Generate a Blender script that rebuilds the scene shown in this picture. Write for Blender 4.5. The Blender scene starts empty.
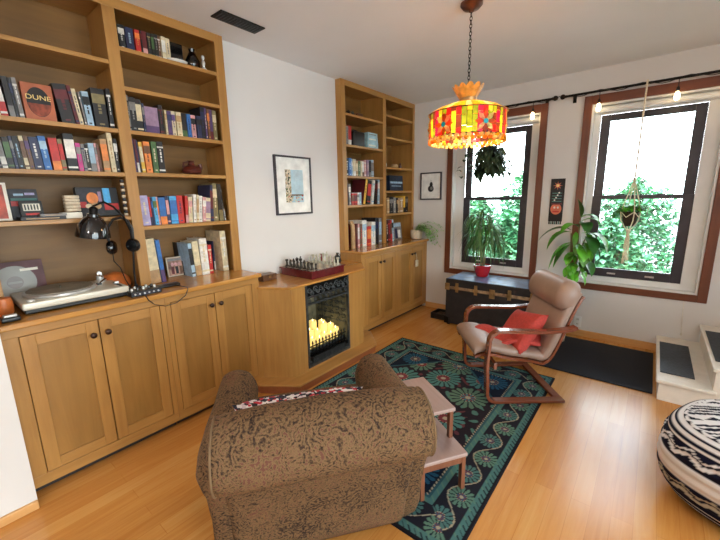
import bpy, bmesh, math, random
from mathutils import Vector, Matrix
random.seed(7)
PI=math.pi
SC=bpy.context.scene
COL=SC.collection

# ------------------------------------------------------------------ materials
def lin(c):
    return tuple(((v/255)/12.92 if v/255<=0.04045 else (((v/255)+0.055)/1.055)**2.4) for v in c)
class NT:
    def __init__(s,name):
        s.m=bpy.data.materials.new(name); s.m.use_nodes=True
        s.t=s.m.node_tree; s.b=s.t.nodes['Principled BSDF']; s.out=s.t.nodes['Material Output']
    def n(s,t,**k):
        x=s.t.nodes.new(t)
        for a,v in k.items(): setattr(x,a,v)
        return x
    def l(s,a,b): s.t.links.new(a,b)
    def ramp(s,fac,stops,interp='LINEAR'):
        r=s.n('ShaderNodeValToRGB'); r.color_ramp.interpolation=interp
        e=r.color_ramp.elements
        while len(e)<len(stops): e.new(0.5)
        for i,(p,c) in enumerate(stops):
            e[i].position=p; e[i].color=(*lin(c),1)
        s.l(fac,r.inputs['Fac']); return r.outputs['Color']
    def mapping(s,scale=(1,1,1),rot=(0,0,0)):
        tc=s.n('ShaderNodeTexCoord'); mp=s.n('ShaderNodeMapping')
        mp.inputs['Scale'].default_value=scale; mp.inputs['Rotation'].default_value=rot
        s.l(tc.outputs['Object'],mp.inputs['Vector']); return mp.outputs['Vector']
    def noise(s,vec,scale=5,detail=4,rough=.5,dist=0):
        x=s.n('ShaderNodeTexNoise'); x.inputs['Scale'].default_value=scale; x.inputs['Detail'].default_value=detail
        x.inputs['Roughness'].default_value=rough; x.inputs['Distortion'].default_value=dist
        s.l(vec,x.inputs['Vector']); return x.outputs['Fac']
    def bump(s,h,st=.2,d=.01):
        x=s.n('ShaderNodeBump'); x.inputs['Strength'].default_value=st; x.inputs['Distance'].default_value=d
        s.l(h,x.inputs['Height']); s.l(x.outputs['Normal'],s.b.inputs['Normal'])
M={}
def plain(name,c,rough=.5,metal=0.,var=.06,scale=12,bump=0,spec=.5,coat=0):
    """one colour with faint mottling"""
    t=NT(name); v=t.mapping(); f=t.noise(v,scale,3)
    a=tuple(max(0,x*(1-var)) for x in c); b=tuple(min(255,x*(1+var)) for x in c)
    t.l(t.ramp(f,[(.3,a),(.7,b)]),t.b.inputs['Base Color'])
    t.b.inputs['Roughness'].default_value=rough; t.b.inputs['Metallic'].default_value=metal
    t.b.inputs['Specular IOR Level'].default_value=spec
    t.b.inputs['Coat Weight'].default_value=coat
    if bump: t.bump(f,bump)
    M[name]=t.m; return t.m
def wood(name,c1,c2,grain='z',rough=.4,scale=1.0,coat=0.0,spec=.5):
    t=NT(name); s={'x':(.7,9,9),'y':(9,.7,9),'z':(9,9,.7)}[grain]
    v=t.mapping(tuple(q*scale for q in s)); f=t.noise(v,3,6,.6,.6)
    v2=t.mapping((.9,.9,.9)); g=t.noise(v2,2.2,2)
    mx=t.n('ShaderNodeMath',operation='MULTIPLY_ADD'); mx.inputs[1].default_value=.6; t.l(f,mx.inputs[0])
    m2=t.n('ShaderNodeMath',operation='MULTIPLY'); m2.inputs[1].default_value=.4; t.l(g,m2.inputs[0]); t.l(m2.outputs[0],mx.inputs[2])
    t.l(t.ramp(mx.outputs[0],[(.3,c1),(.7,c2)]),t.b.inputs['Base Color'])
    t.b.inputs['Roughness'].default_value=rough; t.b.inputs['Coat Weight'].default_value=coat
    t.b.inputs['Specular IOR Level'].default_value=spec
    t.bump(f,.06,.003)
    M[name]=t.m; return t.m
def emit(name,c,st):
    t=NT(name); t.b.inputs['Base Color'].default_value=(*lin(c),1)
    t.b.inputs['Emission Color'].default_value=(*lin(c),1); t.b.inputs['Emission Strength'].default_value=st
    v=t.mapping(); f=t.noise(v,9,2)
    M[name]=t.m; return t.m
def transl(name,c,w=.6,rough=.3):
    t=NT(name); v=t.mapping(); f=t.noise(v,25,3)
    a=tuple(x*.7 for x in c); col=t.ramp(f,[(.3,a),(.65,c)])
    t.l(col,t.b.inputs['Base Color']); t.b.inputs['Roughness'].default_value=rough
    tr=t.n('ShaderNodeBsdfTranslucent'); t.l(col,tr.inputs['Color'])
    mx=t.n('ShaderNodeMixShader'); mx.inputs[0].default_value=w
    t.l(t.b.outputs[0],mx.inputs[1]); t.l(tr.outputs[0],mx.inputs[2]); t.l(mx.outputs[0],t.out.inputs['Surface'])
    M[name]=t.m; return t.m
def vcol(name,rough=.8,bump=0):
    t=NT(name); a=t.n('ShaderNodeVertexColor',layer_name='Col'); 
    t.l(a.outputs['Color'],t.b.inputs['Base Color']); t.b.inputs['Roughness'].default_value=rough
    t.b.inputs['Specular IOR Level'].default_value=.15
    if bump:
        v=t.mapping(); f=t.noise(v,260,2); t.bump(f,bump,.004)
    M[name]=t.m; return t.m

plain('wall_paint',(220,217,215),.75,var=.012,scale=2)
plain('ceiling_paint',(236,238,242),.8,var=.01,scale=2)
wood('maple',(152,106,52),(186,138,74),'z',.38)
wood('maple_h',(154,108,54),(188,140,76),'y',.38)
wood('maple_top',(166,110,50),(200,146,74),'y',.22,coat=.3)
wood('maple_panel',(130,92,42),(172,126,64),'z',.4,scale=.5)
wood('shelf_back_shaded',(112,78,36),(148,106,54),'y',.5,scale=.6)  # darkened back panel, recess shade put into the colour
wood('casing',(92,48,30),(126,70,44),'z',.4)
wood('casing_h',(92,48,30),(126,70,44),'x',.4)
wood('base_oak',(196,142,84),(220,170,108),'x',.4)
wood('base_oak_y',(196,142,84),(220,170,108),'y',.4)
wood('bent_wood',(104,52,34),(138,76,50),'x',.22,coat=.4)
wood('walnut',(104,60,40),(136,84,58),'z',.4)
wood('table_top_wood',(150,124,118),(178,152,144),'x',.3,scale=.7)
wood('plinth_red_shaded',(126,68,38),(156,90,52),'y',.4)  # red-brown plinth side, its shadow put into the darker colour
plain('toe_dark',(52,44,40),.7)
plain('knob_dark',(58,38,28),.35,metal=.5)
plain('white_paint',(232,232,232),.45,var=.01)
plain('stair_white',(226,218,206),.5,var=.03)
plain('black_sash',(54,50,58),.35,var=.1)  # dark sash lifted to bluish grey, window flare put into the colour
plain('black_metal',(20,19,20),.4,metal=.6)
plain('black_plastic',(18,18,19),.35)
plain('black_gloss',(12,13,16),.1,coat=.6)
plain('rubber',(44,50,58),.6,var=.2,scale=60,bump=.3)
plain('doormat',(20,23,32),.9,var=.25,scale=80,bump=.4)
plain('chrome',(190,190,192),.15,metal=1)
plain('silver',(205,203,200),.35,metal=.55)
plain('brass',(160,130,88),.35,metal=.7,var=.2)
plain('copper_dark',(112,74,60),.35,metal=.8)
plain('paper',(232,226,212),.8)
plain('photo_mat',(236,236,232),.6)
plain('pot_red',(176,32,40),.25,coat=.5)
plain('soil',(52,38,28),.95,var=.3,scale=80)
plain('pot_cream',(206,190,166),.7,var=.08,scale=40)
plain('rope',(226,214,190),.9,var=.1,scale=90)
plain('leaf_green',(84,156,44),.38,var=.3,scale=8)
plain('leaf_deep',(44,96,36),.38,var=.3,scale=8)
plain('leaf_dark',(52,70,46),.5,var=.3,scale=8)
plain('leaf_grass',(78,112,64),.5,var=.35,scale=14)
plain('leaf_pale',(150,184,124),.5,var=.2,scale=14)
plain('stem',(120,116,78),.7,var=.2)
plain('leather',(148,124,112),.42,var=.05,scale=6,bump=.12)
plain('red_fabric',(172,58,50),.85,var=.08,scale=60,bump=.15)
plain('trunk_black',(30,28,30),.55,var=.25,scale=20,bump=.2)
plain('trunk_top_sheen',(88,134,186),.4,var=.2,scale=9,bump=.03,spec=.9,coat=.6)  # blue window reflection on the lid put into the base colour
plain('trunk_trim',(134,110,84),.5,var=.25,scale=30)
plain('mahogany',(92,22,28),.2,var=.12,scale=20,coat=.5)
plain('dark_box_wood',(92,62,42),.4,var=.3,scale=50)
plain('chess_dark',(54,48,40),.35,metal=.55,var=.2)
plain('chess_light',(186,180,160),.35,metal=.5,var=.1)
plain('board_light',(196,180,150),.3)
plain('board_dark',(70,52,44),.3)
plain('glass_red',(120,26,26),.12,coat=.5)
plain('glass_blue',(150,190,214),.12,coat=.5)
plain('iron',(66,70,72),.42,metal=.5,var=.2,scale=30)
plain('fire_back',(96,92,72),.6,var=.3,scale=16)
plain('terracotta_dark',(86,40,32),.3,var=.15)
plain('record_label',(120,110,108),.35)
plain('record_silver',(150,148,142),.4,metal=.0,var=.1,scale=5)
plain('seam_cord',(112,88,60),.8)
plain('sleeve',(96,62,66),.6,var=.15)
plain('turntable',(212,206,190),.3,metal=.15,var=.03)
plain('platter_mat',(128,120,106),.6,var=.12)
plain('amber_dome',(196,106,48),.4,var=.15,scale=12)
plain('ceramic_white',(226,226,222),.2)
plain('blue_case',(34,48,68),.3,var=.3,scale=10)
plain('blue_box',(160,196,206),.5,var=.12,scale=14)
plain('cord_white',(226,220,208),.7)
plain('hedge',(58,112,74),.6,var=.4,scale=3)
plain('hedge_light',(98,150,104),.6,var=.35,scale=3)
plain('bark',(110,96,84),.8,var=.2)
plain('bounce_ground',(164,164,160),.9,var=.3,scale=2)  # pale grey paving tone, lightened to bounce daylight onto the ceiling
plain('canvas_dark',(26,26,32),.6)
plain('flower_coral',(214,116,88),.7)
plain('tin_teal',(86,132,128),.7)
emit('candle_wax',(255,226,140),.42)
emit('flame',(255,236,180),3)
t=NT('fill_glow'); tr=t.n('ShaderNodeBsdfTransparent'); em=t.n('ShaderNodeEmission'); em.inputs['Strength'].default_value=2; mx=t.n('ShaderNodeMixShader'); mx.inputs[0].default_value=.3; t.l(tr.outputs[0],mx.inputs[1]); t.l(em.outputs[0],mx.inputs[2]); t.l(mx.outputs[0],t.out.inputs['Surface']); M['fill_glow']=t.m  # faint glowing shell of the added fill globes
emit('bulb_glass',(255,226,170),10)
for nm,c in [('sg_red',(210,22,20)),('sg_magenta',(206,14,60)),('sg_yellow',(236,180,34)),('sg_amber',(250,156,30)),('sg_green',(120,136,22)),('sg_cream',(255,224,150)),('sg_orange',(240,96,24)),('sg_brown',(110,44,20))]:
    transl(nm,c)
transl('crown_amber',(255,190,90),.35)
plain('sg_turquoise',(40,160,170),.2)
plain('lead',(40,34,30),.4,metal=.7)
PAL={'black':(30,29,32),'grey':(128,124,122),'white':(222,218,210),'cream':(212,196,160),'red':(188,44,40),'maroon':(98,32,38),'navy':(36,42,78),'blue':(48,104,172),'sky blue':(74,160,212),'pale blue':(156,184,204),'green':(74,104,62),'olive':(128,116,78),'brown':(108,74,50),'orange':(222,130,62),'yellow':(226,180,62),'tan':(178,142,100),'pink':(206,150,148),'magenta':(196,58,132),'mauve':(150,122,148),'purple':(84,60,104),'lavender':(168,158,196)}
for k,c in PAL.items(): plain('cover_'+k,c,.45,var=.1,scale=30)

# glass pane : mostly clear, slight mirror
t=NT('pane_glass'); tr=t.n('ShaderNodeBsdfTransparent'); gl=t.n('ShaderNodeBsdfGlossy'); gl.inputs['Roughness'].default_value=.02
tr.inputs['Color'].default_value=(.93,.97,.97,1)
fr=t.n('ShaderNodeFresnel'); mx=t.n('ShaderNodeMixShader'); t.l(fr.outputs[0],mx.inputs[0]); t.l(tr.outputs[0],mx.inputs[1]); t.l(gl.outputs[0],mx.inputs[2]); t.l(mx.outputs[0],t.out.inputs['Surface']); M['pane_glass']=t.m
# oak strip floor, boards along Y
t=NT('floor_oak'); v=t.mapping((1,1,1),(0,0,PI/2))
br=t.n('ShaderNodeTexBrick'); br.offset=.37; br.inputs['Scale'].default_value=1; br.inputs['Brick Width'].default_value=1.35; br.inputs['Row Height'].default_value=.083
br.inputs['Mortar Size'].default_value=.0016; br.inputs['Mortar Smooth'].default_value=.3; br.inputs['Bias'].default_value=0
br.inputs['Color1'].default_value=(.25,.25,.25,1); br.inputs['Color2'].default_value=(.8,.8,.8,1); br.inputs['Mortar'].default_value=(0,0,0,1)
t.l(v,br.inputs['Vector'])
v2=t.mapping((14,.9,1)); g=t.noise(v2,2.6,7,.62,.8)
v3=t.mapping((1,1,1)); g2=t.noise(v3,1.7,3)
mx=t.n('ShaderNodeMix',data_type='RGBA'); mx.inputs[0].default_value=.62; t.l(br.outputs['Color'],mx.inputs[6]); t.l(g,mx.inputs[7])
mx2=t.n('ShaderNodeMix',data_type='RGBA'); mx2.inputs[0].default_value=.3; t.l(mx.outputs[2],mx2.inputs[6]); t.l(g2,mx2.inputs[7])
col=t.ramp(mx2.outputs[2],[(.10,(100,54,22)),(.28,(176,110,48)),(.5,(198,138,70)),(.72,(210,160,94))])
t.l(col,t.b.inputs['Base Color']); t.b.inputs['Roughness'].default_value=.27; t.b.inputs['Specular IOR Level'].default_value=.42; t.b.inputs['Coat Weight'].default_value=.1; t.b.inputs['Coat Roughness'].default_value=.2
t.bump(mx.outputs[2],.05,.004); M['floor_oak']=t.m
# paisley upholstery
t=NT('paisley'); v=t.mapping((1,1,1))
n1=t.n('ShaderNodeTexNoise'); n1.inputs['Scale'].default_value=9; t.l(v,n1.inputs['Vector'])
va=t.n('ShaderNodeVectorMath',operation='MULTIPLY_ADD'); va.inputs[1].default_value=(.16,.16,.16); t.l(n1.outputs['Color'],va.inputs[0]); t.l(v,va.inputs[2])
vo=t.n('ShaderNodeTexVoronoi'); vo.inputs['Scale'].default_value=16; t.l(va.outputs[0],vo.inputs['Vector'])
sn=t.n('ShaderNodeMath',operation='MULTIPLY'); sn.inputs[1].default_value=30; t.l(vo.outputs['Distance'],sn.inputs[0])
s2=t.n('ShaderNodeMath',operation='SINE'); t.l(sn.outputs[0],s2.inputs[0])
vo2=t.n('ShaderNodeTexVoronoi'); vo2.inputs['Scale'].default_value=70; t.l(va.outputs[0],vo2.inputs['Vector'])
n2=t.noise(v,120,4,.75); n3=t.noise(v,5,2); n4=t.noise(v,160,2)
def ma(x_,k_,y_):
    q=t.n('ShaderNodeMath',operation='MULTIPLY_ADD'); q.inputs[1].default_value=k_; t.l(x_,q.inputs[0]); t.l(y_,q.inputs[2]); return q.outputs[0]
ad=ma(s2.outputs[0],.085,n2); ad=ma(vo2.outputs['Distance'],.22,ad); ad=ma(n3,.45,ad)
col=t.ramp(ad,[(.56,(24,19,19)),(.70,(60,44,35)),(.82,(98,75,50)),(.94,(122,96,66)),(1.0,(98,62,50))])
t.l(col,t.b.inputs['Base Color']); t.b.inputs['Roughness'].default_value=.85; t.b.inputs['Specular IOR Level'].default_value=.2; t.bump(n4,.25,.003); M['paisley']=t.m
# floral cushion
t=NT('floral'); v=t.mapping((1,1,1)); vo=t.n('ShaderNodeTexVoronoi'); vo.inputs['Scale'].default_value=85; t.l(v,vo.inputs['Vector'])
sp=t.n('ShaderNodeSeparateColor'); t.l(vo.outputs['Color'],sp.inputs[0])
col=t.ramp(sp.outputs[0],[(0,(26,26,36)),(.3,(214,208,206)),(.5,(178,36,52)),(.68,(40,40,60)),(.85,(196,180,186))],'CONSTANT')
t.l(col,t.b.inputs['Base Color']); t.b.inputs['Roughness'].default_value=.9; M['floral']=t.m
vcol('rug_weave',.95,.3); vcol('pouf_knit',.9,.35)

# ------------------------------------------------------------------ mesh builder
class MB:
    def __init__(s): s.v=[]; s.f=[]; s.m=[]; s.names=[]; s.X=Matrix.Identity(4); s.col=None
    def mi(s,name):
        if name not in s.names: s.names.append(name)
        return s.names.index(name)
    def add(s,vs,fs,mat):
        o=len(s.v); s.v+= [tuple(s.X@Vector(p)) for p in vs]
        i=s.mi(mat)
        for f in fs: s.f.append(tuple(o+k for k in f)); s.m.append(i)
    def box(s,x0,x1,y0,y1,z0,z1,mat):
        vs=[(x,y,z) for x in (x0,x1) for y in (y0,y1) for z in (z0,z1)]
        s.add(vs,[(0,1,3,2),(4,6,7,5),(0,4,5,1),(2,3,7,6),(0,2,6,4),(1,5,7,3)],mat)
    def cbox(s,c,sz,mat): s.box(c[0]-sz[0]/2,c[0]+sz[0]/2,c[1]-sz[1]/2,c[1]+sz[1]/2,c[2]-sz[2]/2,c[2]+sz[2]/2,mat)
    def prism(s,poly,z0,z1,mat):
        n=len(poly); vs=[(x,y,z0) for x,y in poly]+[(x,y,z1) for x,y in poly]
        s.add(vs,[tuple(range(n))[::-1],tuple(range(n,2*n))]+[(i,(i+1)%n,n+(i+1)%n,n+i) for i in range(n)],mat)
    def lathe(s,prof,mat,c=(0,0,0),n=24,axis='z'):
        vs=[];fs=[]
        for r,z in prof:
            for k in range(n):
                a=2*PI*k/n; p=(r*math.cos(a),r*math.sin(a),z)
                if axis=='x': p=(p[2],p[0],p[1])
                if axis=='y': p=(p[0],p[2],p[1])
                vs.append((c[0]+p[0],c[1]+p[1],c[2]+p[2]))
        for i in range(len(prof)-1):
            for k in range(n):
                fs.append((i*n+k,i*n+(k+1)%n,(i+1)*n+(k+1)%n,(i+1)*n+k))
        if prof[0][0]>1e-5: fs.append(tuple(range(n))[::-1])
        if prof[-1][0]>1e-5: fs.append(tuple((len(prof)-1)*n+k for k in range(n)))
        s.add(vs,fs,mat)
    def cyl(s,p,q,r,mat,n=12,r2=None): s.tube([p,q],r,mat,n,r2)
    def tube(s,path,r,mat,n=8,r2=None):
        P=[Vector(p) for p in path]; L=len(P); vs=[];fs=[]
        T=[(P[min(i+1,L-1)]-P[max(i-1,0)]).normalized() for i in range(L)]
        up=Vector((0,0,1)) if abs(T[0].z)<.9 else Vector((1,0,0))
        u=(up-T[0]*up.dot(T[0])).normalized()
        for i in range(L):
            u=(u-T[i]*u.dot(T[i])).normalized(); w=T[i].cross(u)
            rr=r if r2 is None else r+(r2-r)*i/(L-1)
            for k in range(n):
                a=2*PI*k/n; vs.append(tuple(P[i]+u*(rr*math.cos(a))+w*(rr*math.sin(a))))
        for i in range(L-1):
            for k in range(n): fs.append((i*n+k,i*n+(k+1)%n,(i+1)*n+(k+1)%n,(i+1)*n+k))
        fs.append(tuple(range(n))[::-1]); fs.append(tuple((L-1)*n+k for k in range(n)))
        s.add(vs,fs,mat)
    def rbox(s,c,sz,r,mat,n=4,bulge=0,k=3):
        """rounded, optionally pillowed box"""
        def axis(h):
            h2=max(h-r,1e-4)
            a=[-h+r*(1-math.cos(i/n*PI/2)) if False else -h+r*i/n for i in range(n)]
            mid=[-h2+2*h2*i/k for i in range(k+1)]
            return a+mid+[-x for x in a[::-1]]
        H=[x/2 for x in sz]; vid={};vs=[];fs=[]
        A=[axis(h) for h in H]; N=[len(a) for a in A]
        def vert(i,j,l):
            key=(i,j,l)
            if key not in vid:
                p=Vector((A[0][i],A[1][j],A[2][l]))
                q=Vector([max(-h+r,min(h-r,t_)) for h,t_ in zip(H,p)])
                d=p-q
                if d.length>1e-9: p=q+d.normalized()*r
                if bulge:
                    w=[1-(abs(p[a])/H[a])**2 for a in range(3)]
                    w=[max(0,x) for x in w]
                    p=Vector((p[0]*(1+bulge*w[1]*w[2]),p[1]*(1+bulge*w[0]*w[2]),p[2]*(1+bulge*2*w[0]*w[1])))
                vid[key]=len(vs); vs.append(tuple(Vector(c)+p))
            return vid[key]
        for ax in range(3):
            b,d=[(1,2),(2,0),(0,1)][ax]
            for side in (0,N[ax]-1):
                for i in range(N[b]-1):
                    for j in range(N[d]-1):
                        q=[]
                        for (ii,jj) in ((i,j),(i+1,j),(i+1,j+1),(i,j+1)):
                            kx=[0,0,0]; kx[ax]=side; kx[b]=ii; kx[d]=jj; q.append(vert(*kx))
                        fs.append(tuple(q) if side else tuple(q[::-1]))
        s.add(vs,fs,mat)
    def sweep(s,path,y0,y1,th,mat,edge=0):
        """bent-laminate strip: 2D path (x,z), thickness th, between y0 and y1"""
        P=[Vector((a,b)) for a,b in path]; L=len(P); vs=[];fs=[]
        for i in range(L):
            T=(P[min(i+1,L-1)]-P[max(i-1,0)]).normalized(); Nn=Vector((-T.y,T.x))
            tt=th[i] if isinstance(th,(list,tuple)) else th
            a=P[i]+Nn*tt/2; b=P[i]-Nn*tt/2; e=edge*tt
            prof=[(a,y0+e),(a,y1-e),(P[i]+Nn*(tt/2-e),y1),(P[i]-Nn*(tt/2-e),y1),(b,y1-e),(b,y0+e),(P[i]-Nn*(tt/2-e),y0),(P[i]+Nn*(tt/2-e),y0)] if edge else [(a,y0),(a,y1),(b,y1),(b,y0)]
            vs+=[(p.x,y,p.y) for p,y in prof]
        n=8 if edge else 4
        for i in range(L-1):
            for k in range(n): fs.append((i*n+k,i*n+(k+1)%n,(i+1)*n+(k+1)%n,(i+1)*n+k))
        fs.append(tuple(range(n))[::-1]); fs.append(tuple((L-1)*n+k for k in range(n)))
        s.add(vs,fs,mat)
    def leaf(s,base,d,L,W,mat,droop=.3,seg=6,curl=.15):
        d=Vector(d).normalized(); side=d.cross(Vector((0,0,1)))
        if side.length<.05: side=Vector((1,0,0))
        side.normalize(); P=Vector(base); vs=[];fs=[]
        for i in range(seg+1):
            t_=i/seg; w=W*math.sin(PI*min(.999,max(.03,t_**.8)))/2
            up=side.cross(d).normalized()
            vs+=[tuple(P-side*w+up*w*curl*2),tuple(P),tuple(P+side*w+up*w*curl*2)]
            P=P+d*(L/seg); d=(d+Vector((0,0,-droop/seg*1.6))).normalized()
        for i in range(seg):
            a=i*3; fs+=[(a,a+1,a+4,a+3),(a+1,a+2,a+5,a+4)]
        s.add(vs,fs,mat)
    def build(s,name,parent=None,smooth=False,bevel=0,loc=None,angle=40):
        me=bpy.data.meshes.new(name); me.from_pydata(s.v,[],s.f)
        for n_ in s.names: me.materials.append(M[n_])
        me.polygons.foreach_set('material_index',s.m)
        bm=bmesh.new(); bm.from_mesh(me); bmesh.ops.recalc_face_normals(bm,faces=bm.faces); bm.to_mesh(me); bm.free()
        if smooth:
            me.polygons.foreach_set('use_smooth',[True]*len(me.polygons))
            try: me.set_sharp_from_angle(angle=math.radians(angle))
            except Exception: pass
        o=bpy.data.objects.new(name,me); COL.objects.link(o)
        if parent: o.parent=parent
        if loc: o.location=loc
        if bevel:
            b=o.modifiers.new('edge','BEVEL'); b.width=bevel; b.segments=2; b.limit_method='ANGLE'
        return o
def tag(o,label,cat,group=None,kind=None):
    if label: o['label']=label
    if cat: o['category']=cat
    if group: o['group']=group
    if kind: o['kind']=kind
    return o
def thing(name,label,cat,loc=(0,0,0),rz=0,group=None):
    o=bpy.data.objects.new(name,None); COL.objects.link(o); o.location=loc; o.rotation_euler=(0,0,rz)
    o.empty_display_size=.1
    return tag(o,label,cat,group)
def struct(o,label=None):
    o['kind']='structure'
    if label: o['label']=label
    return o
def bx(name,parent,x0,x1,y0,y1,z0,z1,mat,bevel=0):
    m=MB(); m.box(x0,x1,y0,y1,z0,z1,mat); return m.build(name,parent,bevel=bevel)
def copy_thing(o,loc=None,rz=None,label=None,group=None):
    c=o.copy(); COL.objects.link(c)
    if loc is not None: c.location=loc
    if rz is not None: c.rotation_euler=(0,0,rz)
    if label: c['label']=label
    if group: c['group']=group
    for ch in list(o.children):
        d=ch.copy(); COL.objects.link(d); d.parent=c
        for g in list(ch.children):
            e=g.copy(); COL.objects.link(e); e.parent=d
    return c
def text(body,size,mat,parent,loc,rot,name,extrude=.0005,sx=1):
    cu=bpy.data.curves.new(name,'FONT'); cu.body=body; cu.size=size; cu.extrude=extrude; cu.align_x='CENTER'; cu.align_y='CENTER'
    ob=bpy.data.objects.new(name,cu); COL.objects.link(ob)
    bpy.context.view_layer.update()
    me=bpy.data.meshes.new_from_object(ob.evaluated_get(bpy.context.evaluated_depsgraph_get()))
    bpy.data.objects.remove(ob); me.materials.clear(); me.materials.append(M[mat])
    o=bpy.data.objects.new(name,me); COL.objects.link(o); o.parent=parent; o.location=loc; o.rotation_euler=rot; o.scale=(sx,1,1)
    return o

# ------------------------------------------------------------------ camera
cam=bpy.data.cameras.new('camera'); co=bpy.data.objects.new('camera',cam); COL.objects.link(co)
yaw,pitch,roll=-0.683243273,-0.199824991,-0.0186769373
f=Vector((math.sin(yaw)*math.cos(pitch),math.cos(yaw)*math.cos(pitch),math.sin(pitch)))
r=Vector((math.cos(yaw),-math.sin(yaw),0)); u=r.cross(f)
cr,sr=math.cos(roll),math.sin(roll); r2=cr*r+sr*u; u2=-sr*r+cr*u
mw=Matrix(((r2.x,u2.x,-f.x,0),(r2.y,u2.y,-f.y,0),(r2.z,u2.z,-f.z,1.5),(0,0,0,1)))
co.matrix_world=mw; cam.sensor_width=36; cam.lens=359.638842/720*36; cam.clip_start=.05
SC.camera=co
SC.view_settings.view_transform='Standard'; SC.view_settings.look='None'; SC.view_settings.gamma=1; SC.view_settings.use_curve_mapping=False
SC.view_settings.exposure=0.32

# ------------------------------------------------------------------ room shell
YW=4.30; ZC=2.65; XW=-2.61; XR=3.2; YB=-2.6
struct(bx('floor',None,-3.1,XR,YB,YW,-.06,0,'floor_oak'))
struct(bx('ceiling',None,-3.1,XR,YB,YW,ZC,ZC+.08,'ceiling_paint'))
struct(bx('wall_left',None,-3.1,XW,1.62,2.868,0,ZC,'wall_paint'),'white chimney wall between the two bookcases')
struct(bx('wall_outer',None,-3.1,-2.9,YB,YW,0,ZC,'wall_paint'))
struct(bx('wall_near',None,-2.9,-2.25,YB,.165,0,ZC,'wall_paint'),'white wall end beside the near cabinets')
m=MB(); GY0,GY1,GZ=-1.6,2.4,2.35
m.box(XR,XR+.1,YB,GY0,0,ZC,'wall_paint'); m.box(XR,XR+.1,GY1,YW,0,ZC,'wall_paint'); m.box(XR,XR+.1,GY0,GY1,GZ,ZC,'wall_paint')
struct(m.build('wall_right'))
wr=bpy.data.objects.new('fill_door',None); COL.objects.link(wr); wr.location=(XR,(GY0+GY1)/2,0); struct(wr,'added glazed door right of the camera, letting in fill daylight')  # glazed door added out of view to bring in cool fill daylight
m=MB(); hh=(GY1-GY0)/2
for k in range(5):
    yy=-hh+k*(2*hh-.06)/4; m.box(.02,.07,yy,yy+.06,0,GZ,'white_paint')
m.box(.02,.07,-hh,hh,0,.08,'white_paint'); m.box(.02,.07,-hh,hh,GZ-.07,GZ,'white_paint'); m.build('fill_door_frame',wr)
m=MB(); m.box(.043,.047,-hh+.05,hh-.05,.08,GZ-.07,'pane_glass'); m.build('glass_pane',wr)
struct(bx('wall_back',None,-3.1,XR,YB-.1,YB,0,ZC,'wall_paint'))
LW=(-1.995,-1.03,.575,2.33); RW=(-.575,.38,.585,2.33)
m=MB(); D=.28
m.box(-3.1,LW[0],YW,YW+D,0,ZC,'wall_paint'); m.box(LW[1],RW[0],YW,YW+D,0,ZC,'wall_paint'); m.box(RW[1],XR+.1,YW,YW+D,0,ZC,'wall_paint')
for w in (LW,RW):
    m.box(w[0],w[1],YW,YW+D,0,w[2],'wall_paint'); m.box(w[0],w[1],YW,YW+D,w[3],ZC,'wall_paint')
struct(m.build('wall_far'))
struct(bx('baseboard_far',None,-2.33,.16,YW-.018,YW,0,.07,'base_oak',.004))
struct(bx('baseboard_near',None,-2.25,-2.232,YB,.165,0,.045,'base_oak_y',.004))

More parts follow.
